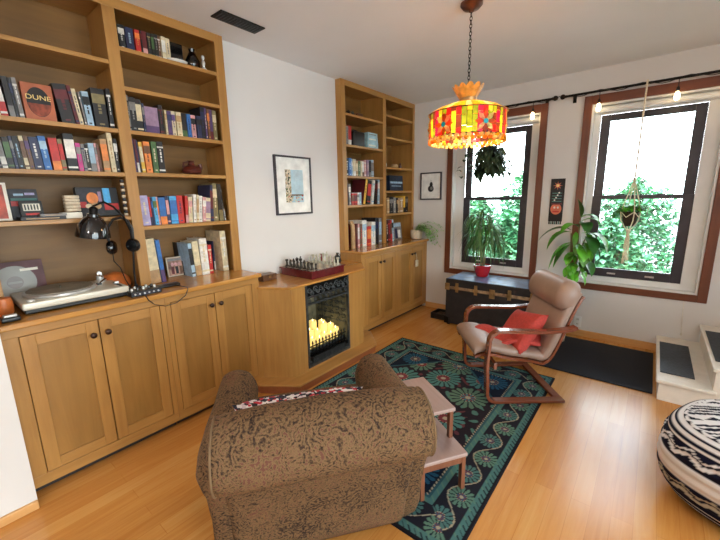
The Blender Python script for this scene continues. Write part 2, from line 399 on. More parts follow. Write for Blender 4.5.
def window(n,w,sx0,sx1,lab):
    x0,x1,z0,z1=w; root=bpy.data.objects.new('window_%d'%n,None); COL.objects.link(root); struct(root,lab)
    root.location=((x0+x1)/2,YW,z0)
    ox,oy,oz=root.location
    def B(name,a,b,c,d,e,f_,mat,bevel=0,parent=root):
        mm=MB(); mm.box(a-ox,b-ox,c-oy,d-oy,e-oz,f_-oz,mat); return mm.build(name,parent,bevel=bevel)
    t_=.068
    mm=MB(); mm.X=Matrix.Translation((-ox,-oy,-oz))
    mm.box(x0-t_,x0,YW-.02,YW,z0-t_+.004,z1+.08,'casing'); mm.box(x1,x1+t_,YW-.02,YW,z0-t_+.004,z1+.08,'casing')
    mm.build('side_casing',root,bevel=.004)
    mm=MB(); mm.X=Matrix.Translation((-ox,-oy,-oz))
    mm.box(x0,x1,YW-.02,YW,z1,z1+.08,'casing_h'); mm.box(x0,x1,YW-.02,YW,z0-t_+.004,z0,'casing_h'); mm.build('head_casing',root,bevel=.004)
    # white jamb liner and inner flat frame
    mm=MB(); mm.X=Matrix.Translation((-ox,-oy,-oz)); l=.018
    mm.box(x0,x0+l,YW-.005,YW+.12,z0,z1,'white_paint'); mm.box(x1-l,x1,YW-.005,YW+.12,z0,z1,'white_paint')
    mm.box(x0+l,x1-l,YW-.005,YW+.12,z1-l,z1,'white_paint'); mm.box(x0+l,x1-l,YW-.005,YW+.12,z0,z0+l,'white_paint')
    mm.box(x0+l,sx0,YW+.07,YW+.12,z0+l,z1-l,'white_paint'); mm.box(sx1,x1-l,YW+.07,YW+.12,z0+l,z1-l,'white_paint')
    mm.box(sx0,sx1,YW+.07,YW+.12,z0+l,.655,'white_paint'); mm.box(sx0,sx1,YW+.07,YW+.12,2.24,z1-l,'white_paint')
    mm.build('window_jamb',root,bevel=.003)
    # lower sash, upper sash
    def sash(name,a,b,ya,yb,th,bt,tt):
        s_=MB(); s_.X=Matrix.Translation((-ox,-oy,-oz))
        s_.box(sx0,sx0+th,ya,yb,a,b,'black_sash'); s_.box(sx1-th,sx1,ya,yb,a,b,'black_sash')
        s_.box(sx0+th,sx1-th,ya,yb,a,a+bt,'black_sash'); s_.box(sx0+th,sx1-th,ya,yb,b-tt,b,'black_sash')
        o=s_.build(name,root,bevel=.004)
        g=MB(); g.X=Matrix.Translation((-ox,-oy,-oz)); g.box(sx0+th,sx1-th,(ya+yb)/2-.003,(ya+yb)/2+.003,a+bt,b-tt,'pane_glass'); g.build('glass_pane',o)
        return o
    lo=sash('lower_sash',.655,1.47,YW+.085,YW+.115,.078,.085,.035)
    sash('upper_sash',1.44,2.24,YW+.12,YW+.15,.078,.035,.06)
    for k in (.3,.7):
        xx=sx0+(sx1-sx0)*k
        B('sash_lift',xx-.035,xx+.035,YW+.075,YW+.086,.685,.7,'silver',.002)
        B('sash_lock',xx-.03,xx+.03,YW+.07,YW+.09,1.47,1.485,'black_sash',.003)
    # rolled blind in the head
    mm=MB(); mm.X=Matrix.Translation((-ox,-oy,-oz)); mm.cyl((x0+l+.002,YW+.04,2.275),(x1-l-.002,YW+.04,2.275),.028,'white_paint',16); mm.build('rolled_blind',root,smooth=True)
    return root
window(1,LW,-1.875,-1.125,'black-framed sash window behind the trunk')
window(2,RW,-.505,.26,'black-framed sash window with the hanging plant')

# ------------------------------------------------------------------ built-in cabinets
def bookcase(name,label,y0,y1,xf,xb,ymid,mw_,shelvesL,shelvesR,zb=.94,lst=.065,rst=.065,top=ZC):
    root=thing(name,label,'bookcase',(xb,(y0+y1)/2,zb)); X=Matrix.Translation((-xb,-(y0+y1)/2,-zb))
    def P(nm,*b,mat='maple',bev=.002):
        mm=MB(); mm.X=X; mm.box(*b,mat); return mm.build(nm,root,bevel=bev)
    P('back_panel',xb,xb+.015,y0,y1,zb,top,mat='shelf_back_shaded',bev=0)
    P('side_panel',xb+.015,xf-.02,y0,y0+.03,zb,top); P('side_panel',xb+.015,xf-.02,y1-.03,y1,zb,top)
    P('divider',xb+.015,xf-.02,ymid-.012,ymid+.012,zb,top-.02)
    P('stile',xf-.02,xf,y0,y0+lst,zb,top); P('stile',xf-.02,xf,y1-rst,y1,zb,top); P('stile',xf-.02,xf,ymid-mw_/2,ymid+mw_/2,zb,top-.055)
    P('top_rail',xf-.02,xf+.002,y0+lst,y1-rst,top-.055,top,mat='maple_h')
    P('top_panel',xb+.015,xf-.02,y0+.03,y1-.03,top-.02,top,mat='maple_h')
    for z in shelvesL: P('shelf',xb+.015,xf-.006,y0+.03,ymid-.012,z-.024,z,mat='maple_h')
    for z in shelvesR: P('shelf',xb+.015,xf-.006,ymid+.012,y1-.03,z-.024,z,mat='maple_h')
    return root
bookcase('bookcase','tall maple bookcase above the turntable, the nearer of two',.168,1.618,-2.555,-2.895,.903,.065,(2.31,1.93,1.675,1.41),(2.40,2.18,1.93,1.68,1.34))
bookcase('bookcase','tall maple bookcase in the far corner beside the window wall',2.87,4.298,-2.54,-2.895,3.62,.06,(2.345,2.04,1.725,1.415),(2.44,2.195,1.85,1.57,1.29),rst=.045)

def door(root,X,xf,y0,y1,z0,z1,knob_side,knob_z):
    st=.058
    mm=MB(); mm.X=X
    mm.box(xf-.02,xf,y0,y0+st,z0,z1,'maple'); mm.box(xf-.02,xf,y1-st,y1,z0,z1,'maple')
    mm.box(xf-.02,xf,y0+st,y1-st,z0,z0+st,'maple_h'); mm.box(xf-.02,xf,y0+st,y1-st,z1-st,z1,'maple_h')
    d=mm.build('door',root,bevel=.002)
    p=MB(); p.X=X; p.box(xf-.016,xf-.009,y0+st-.002,y1-st+.002,z0+st-.002,z1-st+.002,'maple_panel'); p.build('door_panel',d)
    ky=y1-.032 if knob_side=='r' else y0+.032
    k=MB(); k.X=X
    k.lathe([(.006,0),(.006,.012),(.015,.018),(.016,.026),(.010,.032),(0,.033)],'knob_dark',(xf,ky,knob_z),16,'x')
    k.build('knob',d,smooth=True)
def base_unit(label,y0,y1,xf,doors,zt=.91):
    root=thing('base_cabinet',label,'cabinet',((xf-2.895)/2,(y0+y1)/2,0)); X=Matrix.Translation((-(xf-2.895)/2,-(y0+y1)/2,0))
    mm=MB(); mm.X=X
    mm.box(-2.895,xf-.022,y0,y0+.018,.05,zt,'maple'); mm.box(-2.895,xf-.022,y1-.018,y1,.05,zt,'maple')
    mm.box(-2.895,-2.885,y0+.018,y1-.018,.05,zt,'shelf_back_shaded'); mm.box(-2.885,xf-.022,y0+.018,y1-.018,.05,.07,'maple_h')
    mm.build('carcass',root)
    ys=[y0]+[v for d in doors for v in d[:2]]+[y1]
    z0,z1=.112,.862
    fr=MB(); fr.X=X
    fr.box(xf-.02,xf,y0,y1,.05,z0-.003,'maple_h'); fr.box(xf-.02,xf,y0,y1,z1+.003,zt,'maple_h')
    fr.box(xf-.02,xf,y0,doors[0][0]-.003,z0-.003,z1+.003,'maple'); fr.box(xf-.02,xf,doors[-1][1]+.003,y1,z0-.003,z1+.003,'maple')
    for i in range(1,len(doors)):
        if doors[i][0]-doors[i-1][1]>.02: fr.box(xf-.02,xf,doors[i-1][1]+.003,doors[i][0]-.003,z0-.003,z1+.003,'maple')
    fr.build('face_frame',root,bevel=.0015)
    tk=MB(); tk.X=X; tk.box(-2.88,xf-.055,y0+.005,y1-.005,0,.05,'toe_dark'); tk.build('toe_kick',root)
    for (a,b,side) in doors: door(root,X,xf,a,b,z0,z1,side,.785)
    return root
base_unit('maple base cabinet under the turntable with two panelled doors',.168,.912,-2.33,[(.232,.553,'r'),(.558,.878,'l')])
base_unit('maple base cabinet between the turntable and the fireplace',.913,1.612,-2.33,[(.947,1.241,'r'),(1.246,1.545,'l')])
base_unit('maple base cabinet right of the fireplace with two doors',2.888,3.575,-2.33,[(2.95,3.242,'r'),(3.247,3.54,'l')])
base_unit('maple base cabinet in the far corner near the trunk',3.576,4.297,-2.33,[(3.61,3.92,'r'),(3.925,4.235,'l')])
def wtop(label,y0,y1):
    m=MB(); m.box(-.3,.3,y0-y1,0,0,.03,'maple_top'); m.X=Matrix.Identity(4)
    o=m.build('worktop',None,bevel=.006); o.location=(-2.6,y1,.91); o.scale=(1,1,1); tag(o,label,'worktop'); return o
wtop('maple worktop carrying the turntable and near books',.168,1.625)
wtop('maple worktop under the far bookcase with the cream pot',2.872,4.298)

# ------------------------------------------------------------------ fireplace surround (lies on the chimney wall)
XF=-2.11; fy0,fy1=1.745,2.63
root=thing('fireplace_surround','maple fireplace surround with canted sides between the cabinets','fireplace surround',(-2.36,2.19,0)); X=Matrix.Translation((2.36,-2.19,0))
def fp(nm,fn,**k):
    mm=MB(); mm.X=X; fn(mm); return mm.build(nm,root,**k)
iy0,iy1,iz0,iz1=1.888,2.426,.095,.808
fp('front_panel',lambda q:(q.box(XF-.02,XF,fy0,iy0,.05,.815,'maple'),q.box(XF-.02,XF,iy1,fy1,.05,.815,'maple'),q.box(XF-.02,XF,iy0,iy1,.05,iz0,'maple_h'),q.box(XF-.02,XF,iy0,iy1,iz1,.815,'maple_h')),bevel=.002)
fp('canted_side',lambda q:q.prism([(XF,fy0),(XF-.02,fy0),(-2.345,1.606),(-2.328,1.594)],.05,.815,'maple'))
fp('canted_side',lambda q:q.prism([(XF,fy1),(XF-.02,fy1),(-2.345,2.884),(-2.328,2.887)],.05,.815,'maple'))
fp('mantel_shelf',lambda q:q.prism([(XF+.02,fy0-.01),(XF+.02,fy1+.01),(-2.322,2.886),(XW,2.886),(XW,1.615),(-2.322,1.590)],.815,.832,'maple_top'),bevel=.003)
fp('plinth',lambda q:(q.prism([(-1.985,1.68),(-1.985,2.68),(-2.24,2.92),(-2.384,2.92),(-2.384,1.49),(-2.24,1.49)],.062,.078,'maple_h'),q.prism([(-1.995,1.69),(-1.995,2.67),(-2.25,2.91),(-2.384,2.91),(-2.384,1.50),(-2.25,1.50)],0,.062,'plinth_red_shaded')),bevel=.004)
root=thing('fireplace_insert','black electric fireplace insert with cast scrollwork and grate','fireplace',(-2.28,(iy0+iy1)/2,iz0)); X=Matrix.Translation((2.28,-(iy0+iy1)/2,-iz0))
ya,yb=iy0+.003,iy1-.003
fp('firebox',lambda q:(q.box(-2.56,-2.55,ya,yb,iz0,iz1,'fire_back'),q.box(-2.55,XF-.022,ya,ya+.01,iz0,iz1,'iron'),q.box(-2.55,XF-.022,yb-.01,yb,iz0,iz1,'fire_back'),q.box(-2.55,XF-.022,ya,yb,iz0,iz0+.01,'iron'),q.box(-2.55,XF-.022,ya,yb,iz1-.01,iz1,'iron')))
fp('surround_frame',lambda q:(q.box(XF-.018,XF+.004,ya,ya+.02,iz0,iz1,'iron'),q.box(XF-.018,XF+.004,yb-.02,yb,iz0,iz1,'iron'),q.box(XF-.018,XF+.004,ya+.02,yb-.02,iz0,iz0+.03,'iron')),bevel=.002)
def scroll(q,cy,cz,R,s=1,ph=0,x=XF):
    pts=[]
    for i in range(22):
        a=ph+s*i/21*3.6*PI/1.4; rr=R*(1-i/24)
        pts.append((x+.001,cy+rr*math.cos(a),cz+rr*math.sin(a)))
    q.tube(pts,.0042,'iron',6)
def scrolls(q):
    q.box(XF-.018,XF-.006,ya+.02,yb-.02,.70,iz1,'black_metal'); q.box(XF-.012,XF+.006,ya+.02,yb-.02,.64,.655,'iron'); q.box(XF-.012,XF+.006,ya+.02,yb-.02,.70,.712,'iron')
    for i in range(8):
        cy=ya+.045+i*.0635
        scroll(q,cy,.765,.027,1 if i%2 else -1,0); scroll(q,cy+.03,.735,.02,-1 if i%2 else 1,PI); scroll(q,cy,.678,.02,1,PI/2)
fp('scrollwork_panel',scrolls,smooth=True)
def screen(q):
    for j in range(6): q.box(-2.5,XF-.03,yb-.016,yb-.012,.658-j*.062,.664-j*.062,'iron')
    q.box(-2.46,-2.454,yb-.016,yb-.012,.33,.70,'iron')
    for i in range(5):
        for j in range(6):
            pts=[]
            cx=XF-.06-i*.08; cz=.66-j*.062
            for k in range(16):
                a=k/15*4.6+(i+j); rr=.03*(1-k/20)
                pts.append((cx+rr*math.cos(a),yb-.014,cz+rr*math.sin(a)))
            q.tube(pts,.004,'iron',5)
fp('side_screen',screen,smooth=True)
def grate(q):
    q.box(XF-.04,XF-.03,ya+.02,yb-.02,.19,.2,'black_metal'); q.box(XF-.04,XF-.03,ya+.02,yb-.02,.255,.262,'black_metal')
    for i in range(12):
        y=ya+.045+i*.0405
        q.cyl((XF-.035,y,.11),(XF-.035,y,.275),.005,'black_metal',8); q.lathe([(0,0),(.009,.01),(.007,.02),(0,.04)],'black_metal',(XF-.035,y,.27),8)
fp('grate',grate,smooth=True)
def vents(q):
    q.box(XF-.03,XF-.012,ya+.02,yb-.02,.108,.18,'black_metal')
    for i in range(5): q.box(XF-.012,XF-.002,ya+.06,yb-.06,.116+i*.012,.121+i*.012,'iron')
    for yy in (ya+.035,yb-.035): q.lathe([(.01,0),(.01,.008),(0,.009)],'iron',(XF-.012,yy,.14),12,'x')
fp('vent_louver',vents)
fp('log_shelf',lambda q:q.box(-2.5,XF-.05,ya+.03,yb-.03,.20,.225,'iron'))
# candles
cpos=[(-2.20,.05,.06,.032),(-2.21,.125,.075,.034),(-2.20,.205,.06,.03),(-2.21,.28,.075,.034),(-2.20,.355,.06,.03),(-2.21,.43,.085,.032),(-2.29,.09,.09,.034),(-2.30,.18,.115,.036),(-2.29,.27,.09,.032),(-2.30,.36,.13,.036),(-2.29,.45,.10,.032),(-2.38,.15,.10,.034),(-2.39,.31,.145,.036),(-2.38,.42,.12,.034)]
cw=['low front','low front','low front','front','front','front','middle','middle','middle','middle','middle','rear','rear','tall rear']
for i,(cx,dy,h,rr) in enumerate(cpos):
    row='front' if i<6 else ('middle' if i<11 else 'rear'); k=i if i<6 else (i-6 if i<11 else i-11)
    pos=['leftmost','second','third','fourth','fifth','sixth'][k]
    root=thing('pillar_candle','lit cream pillar candle in the fireplace, %s of the %s row'%(pos,row),'candle',(cx,ya+.02+dy*.98,.225),0,'lit candles in the fireplace')
    mm=MB(); mm.lathe([(rr*.98,0),(rr,.01),(rr,h-.004),(rr*.9,h),(rr*.6,h-.006),(0,h-.008)],'candle_wax',n=18); mm.build('wax',root,smooth=True)
    mm=MB(); mm.lathe([(0,0),(.005,.008),(.004,.016),(0,.028)],'flame',(0,0,h-.008),8); mm.build('flame',root,smooth=True)

# ------------------------------------------------------------------ books
BOOKS = [
('L_b2', 0.343, 0.371, 0.201, 'cream', 'red', 4),
('L_b2', 0.373, 0.4, 0.208, 'red', 'white', 4),
('L_b2', 0.404, 0.428, 0.195, 'black', 'grey', 3),
('L_b2', 0.429, 0.442, 0.194, 'black', 'navy', 3),
('L_b2', 0.443, 0.462, 0.198, 'grey', 'white', 3),
('L_b2', 0.617, 0.678, 0.206, 'black', 'maroon', 6),
('L_b2', 0.679, 0.697, 0.207, 'maroon', 'navy', 6),
('L_b2', 0.698, 0.718, 0.195, 'cream', 'navy', 6),
('L_b2', 0.724, 0.733, 0.184, 'grey', 'white', 5),
('L_b2', 0.734, 0.767, 0.19, 'pale blue', 'black', 3),
('L_b2', 0.774, 0.84, 0.218, 'black', 'olive', 1),
('L_b2', 0.845, 0.874, 0.226, 'black', 'white', 0),
('L_b3', 0.296, 0.317, 0.155, 'red', 'white', 3),
('L_b3', 0.317, 0.336, 0.157, 'black', 'grey', 4),
('L_b3', 0.336, 0.358, 0.169, 'white', 'grey', 4),
('L_b3', 0.359, 0.384, 0.157, 'black', 'green', 3),
('L_b3', 0.385, 0.399, 0.164, 'navy', 'grey', 3),
('L_b3', 0.4, 0.423, 0.166, 'black', 'pale blue', 3),
('L_b3', 0.424, 0.443, 0.169, 'cream', 'brown', 3),
('L_b3', 0.444, 0.463, 0.171, 'brown', 'purple', 3),
('L_b3', 0.464, 0.502, 0.169, 'navy', 'white', 3),
('L_b3', 0.504, 0.536, 0.178, 'blue', 'pale blue', 3),
('L_b3', 0.543, 0.582, 0.173, 'red', 'orange', 2),
('L_b3', 0.583, 0.603, 0.171, 'olive', 'red', 2),
('L_b3', 0.609, 0.656, 0.204, 'black', 'white', 1),
('L_b3', 0.657, 0.68, 0.157, 'magenta', 'grey', 1),
('L_b3', 0.681, 0.698, 0.154, 'grey', 'navy', 1),
('L_b3', 0.699, 0.718, 0.155, 'black', 'white', 1),
('L_b3', 0.719, 0.748, 0.163, 'pale blue', 'grey', 1),
('L_b3', 0.749, 0.76, 0.165, 'pink', 'grey', 1),
('L_b3', 0.761, 0.774, 0.164, 'brown', 'maroon', 1),
('L_b3', 0.781, 0.815, 0.192, 'tan', 'orange', 1),
('L_b3', 0.821, 0.847, 0.233, 'cream', 'tan', 1),
('L_b3', 0.848, 0.875, 0.202, 'black', 'white', 0),
('R_b1', 0.949, 0.956, 0.125, 'black', 'grey', 0),
('R_b1', 0.957, 0.991, 0.135, 'black', 'white', 0),
('R_b1', 0.999, 1.044, 0.136, 'navy', 'pale blue', 0),
('R_b1', 1.049, 1.078, 0.135, 'red', 'orange', 0),
('R_b1', 1.079, 1.089, 0.139, 'black', 'maroon', 0),
('R_b1', 1.09, 1.118, 0.14, 'maroon', 'pink', 0),
('R_b1', 1.12, 1.142, 0.139, 'black', 'olive', 0),
('R_b1', 1.143, 1.16, 0.14, 'black', 'green', 0),
('R_b1', 1.162, 1.185, 0.143, 'black', 'grey', 0),
('R_b1', 1.186, 1.202, 0.144, 'brown', 'white', 0),
('R_b1', 1.205, 1.23, 0.142, 'cream', 'white', 0),
('R_b1', 1.234, 1.262, 0.142, 'cream', 'grey', 0),
('R_b3', 0.948, 0.962, 0.211, 'grey', 'black', 0),
('R_b3', 0.963, 0.999, 0.204, 'black', 'grey', 0),
('R_b3', 1.001, 1.035, 0.199, 'black', 'cream', 0),
('R_b3', 1.036, 1.049, 0.18, 'navy', 'grey', 0),
('R_b3', 1.051, 1.133, 0.165, 'mauve', 'purple', 0),
('R_b3', 1.134, 1.161, 0.186, 'black', 'maroon', 0),
('R_b3', 1.171, 1.185, 0.16, 'cream', 'tan', 0),
('R_b3', 1.187, 1.216, 0.158, 'purple', 'navy', 0),
('R_b3', 1.218, 1.244, 0.163, 'cream', 'purple', 0),
('R_b3', 1.249, 1.285, 0.162, 'cream', 'tan', 0),
('R_b3', 1.287, 1.32, 0.161, 'black', 'green', 0),
('R_b3', 1.322, 1.35, 0.16, 'blue', 'navy', 0),
('R_b3', 1.352, 1.385, 0.158, 'pink', 'black', 0),
('R_b3', 1.387, 1.421, 0.157, 'navy', 'black', 0),
('R_b3', 1.422, 1.451, 0.222, 'black', 'navy', 0),
('R_b3', 1.453, 1.468, 0.22, 'purple', 'cream', 0),
('R_b3', 1.47, 1.489, 0.216, 'brown', 'orange', 0),
('R_b3', 1.49, 1.515, 0.216, 'purple', 'maroon', 0),
('R_b3', 1.517, 1.547, 0.214, 'olive', 'cream', 0),
('R_b4', 0.955, 0.967, 0.208, 'purple', 'navy', 2),
('R_b4', 0.968, 0.982, 0.206, 'maroon', 'white', 2),
('R_b4', 0.983, 0.992, 0.201, 'navy', 'black', 2),
('R_b4', 0.993, 1.014, 0.191, 'yellow', 'cream', 2),
('R_b4', 1.017, 1.055, 0.197, 'orange', 'brown', 1),
('R_b4', 1.064, 1.098, 0.202, 'green', 'cream', 0),
('R_b4', 1.101, 1.14, 0.206, 'black', 'white', 0),
('R_b5', 0.951, 1.002, 0.196, 'lavender', 'cream', 1),
('R_b5', 1.004, 1.017, 0.186, 'red', 'navy', 1),
('R_b5', 1.019, 1.029, 0.183, 'navy', 'blue', 1),
('R_b5', 1.03, 1.053, 0.186, 'sky blue', 'green', 1),
('R_b5', 1.054, 1.067, 0.186, 'pink', 'orange', 1),
('R_b5', 1.069, 1.112, 0.182, 'blue', 'orange', 1),
('R_b5', 1.114, 1.134, 0.192, 'navy', 'pink', 1),
('R_b5', 1.139, 1.188, 0.191, 'sky blue', 'blue', 0),
('R_b5', 1.189, 1.23, 0.194, 'red', 'navy', 0),
('R_b5', 1.239, 1.259, 0.191, 'red', 'pink', -3),
('R_b5', 1.261, 1.289, 0.183, 'cream', 'pink', -4),
('R_b5', 1.29, 1.311, 0.201, 'white', 'tan', -5),
('R_b5', 1.313, 1.331, 0.197, 'cream', 'tan', -5),
('R_b5', 1.332, 1.357, 0.19, 'white', 'grey', -6),
('R_b5', 1.358, 1.383, 0.182, 'pink', 'white', -6),
('R_b5', 1.385, 1.423, 0.175, 'cream', 'mauve', -6),
('R_b5', 1.428, 1.45, 0.269, 'navy', 'maroon', -3),
('R_b5', 1.452, 1.492, 0.281, 'olive', 'cream', -2),
('R_b5', 1.495, 1.527, 0.278, 'black', 'olive', 0),
('R_b5', 1.544, 1.565, 0.256, 'white', 'black', 5),
('L_c', 0.964, 1.03, 0.309, 'cream', 'tan', 3),
('L_c', 1.032, 1.059, 0.297, 'blue', 'purple', 3),
('L_c', 1.184, 1.232, 0.251, 'black', 'grey', 1),
('L_c', 1.234, 1.246, 0.248, 'navy', 'pale blue', 1),
('L_c', 1.247, 1.275, 0.249, 'pale blue', 'black', 3),
('L_c', 1.278, 1.323, 0.26, 'cream', 'tan', 3),
('L_c', 1.327, 1.386, 0.276, 'white', 'cream', 1),
('L_c', 1.389, 1.417, 0.222, 'red', 'cream', 0),
('L_c', 1.421, 1.496, 0.239, 'navy', 'white', 0),
('L_c', 1.503, 1.578, 0.318, 'cream', 'white', 1),
('R_l2', 3.01, 3.045, 0.192, 'grey', 'black', 0),
('R_l2', 3.049, 3.105, 0.204, 'red', 'white', 0),
('R_l3', 3.003, 3.036, 0.18, 'black', 'white', 0),
('R_l3', 3.04, 3.086, 0.188, 'blue', 'pale blue', 0),
('R_l3', 3.09, 3.117, 0.181, 'pale blue', 'white', 0),
('R_l3', 3.12, 3.165, 0.183, 'cream', 'white', 0),
('R_l3', 3.169, 3.204, 0.165, 'tan', 'cream', 0),
('R_l3', 3.207, 3.243, 0.167, 'green', 'cream', 0),
('R_l3', 3.246, 3.272, 0.169, 'cream', 'tan', 0),
('R_l3', 3.275, 3.315, 0.166, 'white', 'brown', 2),
('R_l3', 3.319, 3.356, 0.185, 'pink', 'white', 0),
('R_l3', 3.36, 3.397, 0.188, 'mauve', 'cream', 0),
('R_l3', 3.401, 3.436, 0.179, 'black', 'grey', 0),
('R_l3', 3.439, 3.486, 0.193, 'pale blue', 'grey', 0),
('R_l4', 2.999, 3.033, 0.278, 'maroon', 'black', 2),
('R_l4', 3.036, 3.072, 0.227, 'grey', 'white', 2),
('R_l4', 3.079, 3.12, 0.126, 'red', 'brown', 0),
('R_l4', 3.124, 3.176, 0.126, 'red', 'maroon', 0),
('R_l4', 3.18, 3.212, 0.136, 'white', 'grey', 0),
('R_l4', 3.216, 3.248, 0.136, 'pale blue', 'grey', 0),
('R_l4', 3.289, 3.326, 0.286, 'maroon', 'yellow', -12),
('R_l4', 3.356, 3.422, 0.271, 'black', 'red', -8),
('R_l4', 3.437, 3.48, 0.279, 'white', 'pale blue', -8),
('R_l4', 3.5, 3.553, 0.274, 'black', 'maroon', -5),
('R_l4', 3.561, 3.644, 0.294, 'pale blue', 'white', -2),
('R_lc', 3.102, 3.127, 0.267, 'maroon', 'brown', 0),
('R_lc', 3.131, 3.16, 0.265, 'pink', 'white', 0),
('R_lc', 3.163, 3.204, 0.262, 'brown', 'red', 0),
('R_lc', 3.213, 3.294, 0.298, 'white', 'pale blue', 0),
('R_lc', 3.301, 3.371, 0.223, 'red', 'orange', 0),
('R_lc', 3.379, 3.455, 0.27, 'white', 'pale blue', 0),
('R_lc', 3.467, 3.526, 0.312, 'black', 'navy', 0),
('R_lc', 3.532, 3.583, 0.309, 'grey', 'pale blue', 0),
('R_r5', 3.754, 3.807, 0.199, 'tan', 'cream', 0),
('R_r5', 3.812, 3.898, 0.205, 'black', 'grey', 0),
('R_r5', 3.903, 3.963, 0.197, 'grey', 'cream', 0),
('R_r5', 3.973, 4.006, 0.19, 'black', 'tan', 0),
('R_r5', 4.011, 4.059, 0.19, 'tan', 'cream', 0),
('R_r5', 4.064, 4.132, 0.195, 'tan', 'white', 0),
('R_r5', 4.142, 4.183, 0.214, 'yellow', 'black', 0),
('R_r5', 4.188, 4.249, 0.207, 'black', 'grey', 0),
('R_rc', 3.69, 3.725, 0.276, 'black', 'white', 3),
('R_rc', 3.73, 3.779, 0.273, 'maroon', 'red', 4),
('R_rc', 3.784, 3.825, 0.27, 'red', 'brown', 4),
('R_rc', 3.829, 3.866, 0.274, 'pale blue', 'black', 4),
]
WORLD=13.5; PEND=15.0; BACK=44.0
WHERE={'L_b2':'second shelf, left bay, near bookcase','L_b3':'third shelf, left bay, near bookcase','R_b1':'top shelf, right bay, near bookcase','R_b3':'third shelf, right bay, near bookcase','R_b4':'fourth shelf beside the jug, near bookcase','R_b5':'fifth shelf, right bay, near bookcase','L_c':'worktop below the near bookcase','R_l2':'second shelf, left bay, far bookcase','R_l3':'third shelf, left bay, far bookcase','R_l4':'fourth shelf, left bay, far bookcase','R_lc':'worktop, left bay, far bookcase','R_r5':'fifth shelf, right bay, far bookcase','R_rc':'worktop, right bay, far bookcase'}
ZS={'L_b2':1.93,'L_b3':1.675,'R_b1':2.40,'R_b3':1.93,'R_b4':1.68,'R_b5':1.34,'L_c':.94,'R_l2':2.04,'R_l3':1.725,'R_l4':1.415,'R_lc':.94,'R_r5':1.29,'R_rc':.94}
XS={'L_c':-2.62,'R_lc':-2.56,'R_rc':-2.56}
ORD=['first','second','third','fourth','fifth','sixth','seventh','eighth','ninth','tenth','eleventh','twelfth','thirteenth','fourteenth','fifteenth','sixteenth','seventeenth','eighteenth','nineteenth','twentieth','twenty-first','twenty-second']
LIM={'R_l2':(2.905,3.602),'R_l3':(2.905,3.602),'R_l4':(2.905,3.602),'R_lc':(2.905,3.602),'R_r5':(3.638,4.262),'R_rc':(3.638,4.262),'L_b2':(.2,.868),'L_b3':(.2,.868),'R_b1':(.938,1.55),'R_b3':(.938,1.55),'R_b4':(.938,1.55),'R_b5':(.938,1.55),'L_c':(.938,1.55)}
rb=random.Random(3); cnt={}
def make_book(y0,y1,h,dp,c1,c2,lean,xs,z,label,group,style=None,fixed=False):
    w=max(.006,(y1-y0)-.0015); root=MB(); c='cover_'+c1; b='cover_'+c2
    tc=min(.003,w*.2)
    # local: spine at x=0 facing +x, book extends to -dp; y from 0..w
    ns=style if style is not None else rb.choice([0,1,1,2,2,3])
    if c1=='maroon' and c2=='yellow': ns=4
    cuts={4:[(0,h,b)],0:[(0,h,c)],1:[(0,h*.62,c),(h*.62,h*.86,b),(h*.86,h,c)],2:[(0,h*.08,c),(h*.08,h*.13,b),(h*.13,h*.35,c),(h*.35,h*.8,b if rb.random()<.4 else c),(h*.8,h*.85,b),(h*.85,h,c)],3:[(0,h*.3,b),(h*.3,h,c)]}[ns]
    for (a,bb,mt) in cuts:
        root.box(-tc,0,0,w,a,bb,mt)
    if w>.009:  # narrow title lettering blocks down the spine
        zz=h*.36
        while zz<h*.78:
            e_=h*rb.uniform(.04,.12); root.box(0,.0006,w*.38,w*.62,zz,min(zz+e_,h*.8),b if cuts[0][2]==c else c); zz+=e_+h*.025
        root.box(0,.0006,w*.3,w*.7,h*.08,h*.12,b)
    root.box(-dp,-tc,0,tc,0,h,c); root.box(-dp,-tc,w-tc,w,0,h,c)
    o=root.build('book',None); tag(o,label,'book',group)
    pg=MB(); pg.box(-dp+.004,-tc,tc,w-tc,.003,h-.004,'paper'); pg.build('pages',o)
    a=-math.radians(lean)   # positive lean: top towards -y
    o.rotation_euler=(-a,0,0)
    # rotation about x by +ang sends +z to -y
    ang=-a; ys=y0; dz=0
    if ang<0: dz=0
    corner=min(0,w*math.sin(ang)) if ang<0 else 0
    o.location=(xs,y0,z+(-corner)+.0003)
    return o
for (sec,y0,y1,h,c1,c2,ln) in BOOKS:
    k=cnt.get(sec,0); cnt[sec]=k+1
    z=ZS[sec]; xs=XS.get(sec,-2.60)-rb.uniform(0,.012)
    if sec=='L_c' and c1 in('black','navy'): xs=-2.745; y0*=1.05; y1*=1.045; h*=.98
    dp=min(.24,max(.11,h*.68)); dp=min(dp,xs+2.875)
    if sec in LIM: y0=max(y0,LIM[sec][0]); y1=min(y1,LIM[sec][1])
    a=math.radians(ln)
    if a>0 and sec in LIM: # keep inside the bay
        y0b=max(y0,LIM[sec][0]+h*math.sin(a)*.0); 
    thick='thick ' if y1-y0>.055 else ('thin ' if y1-y0<.018 else '')
    col=c1 if c1==c2 else c1+' and '+c2
    lab='%s%s book, %s from left, %s'%(thick,col,ORD[k],WHERE[sec])
    make_book(y0,y1,h,dp,c1,c2,ln,xs,z,lab,'books on the '+WHERE[sec])

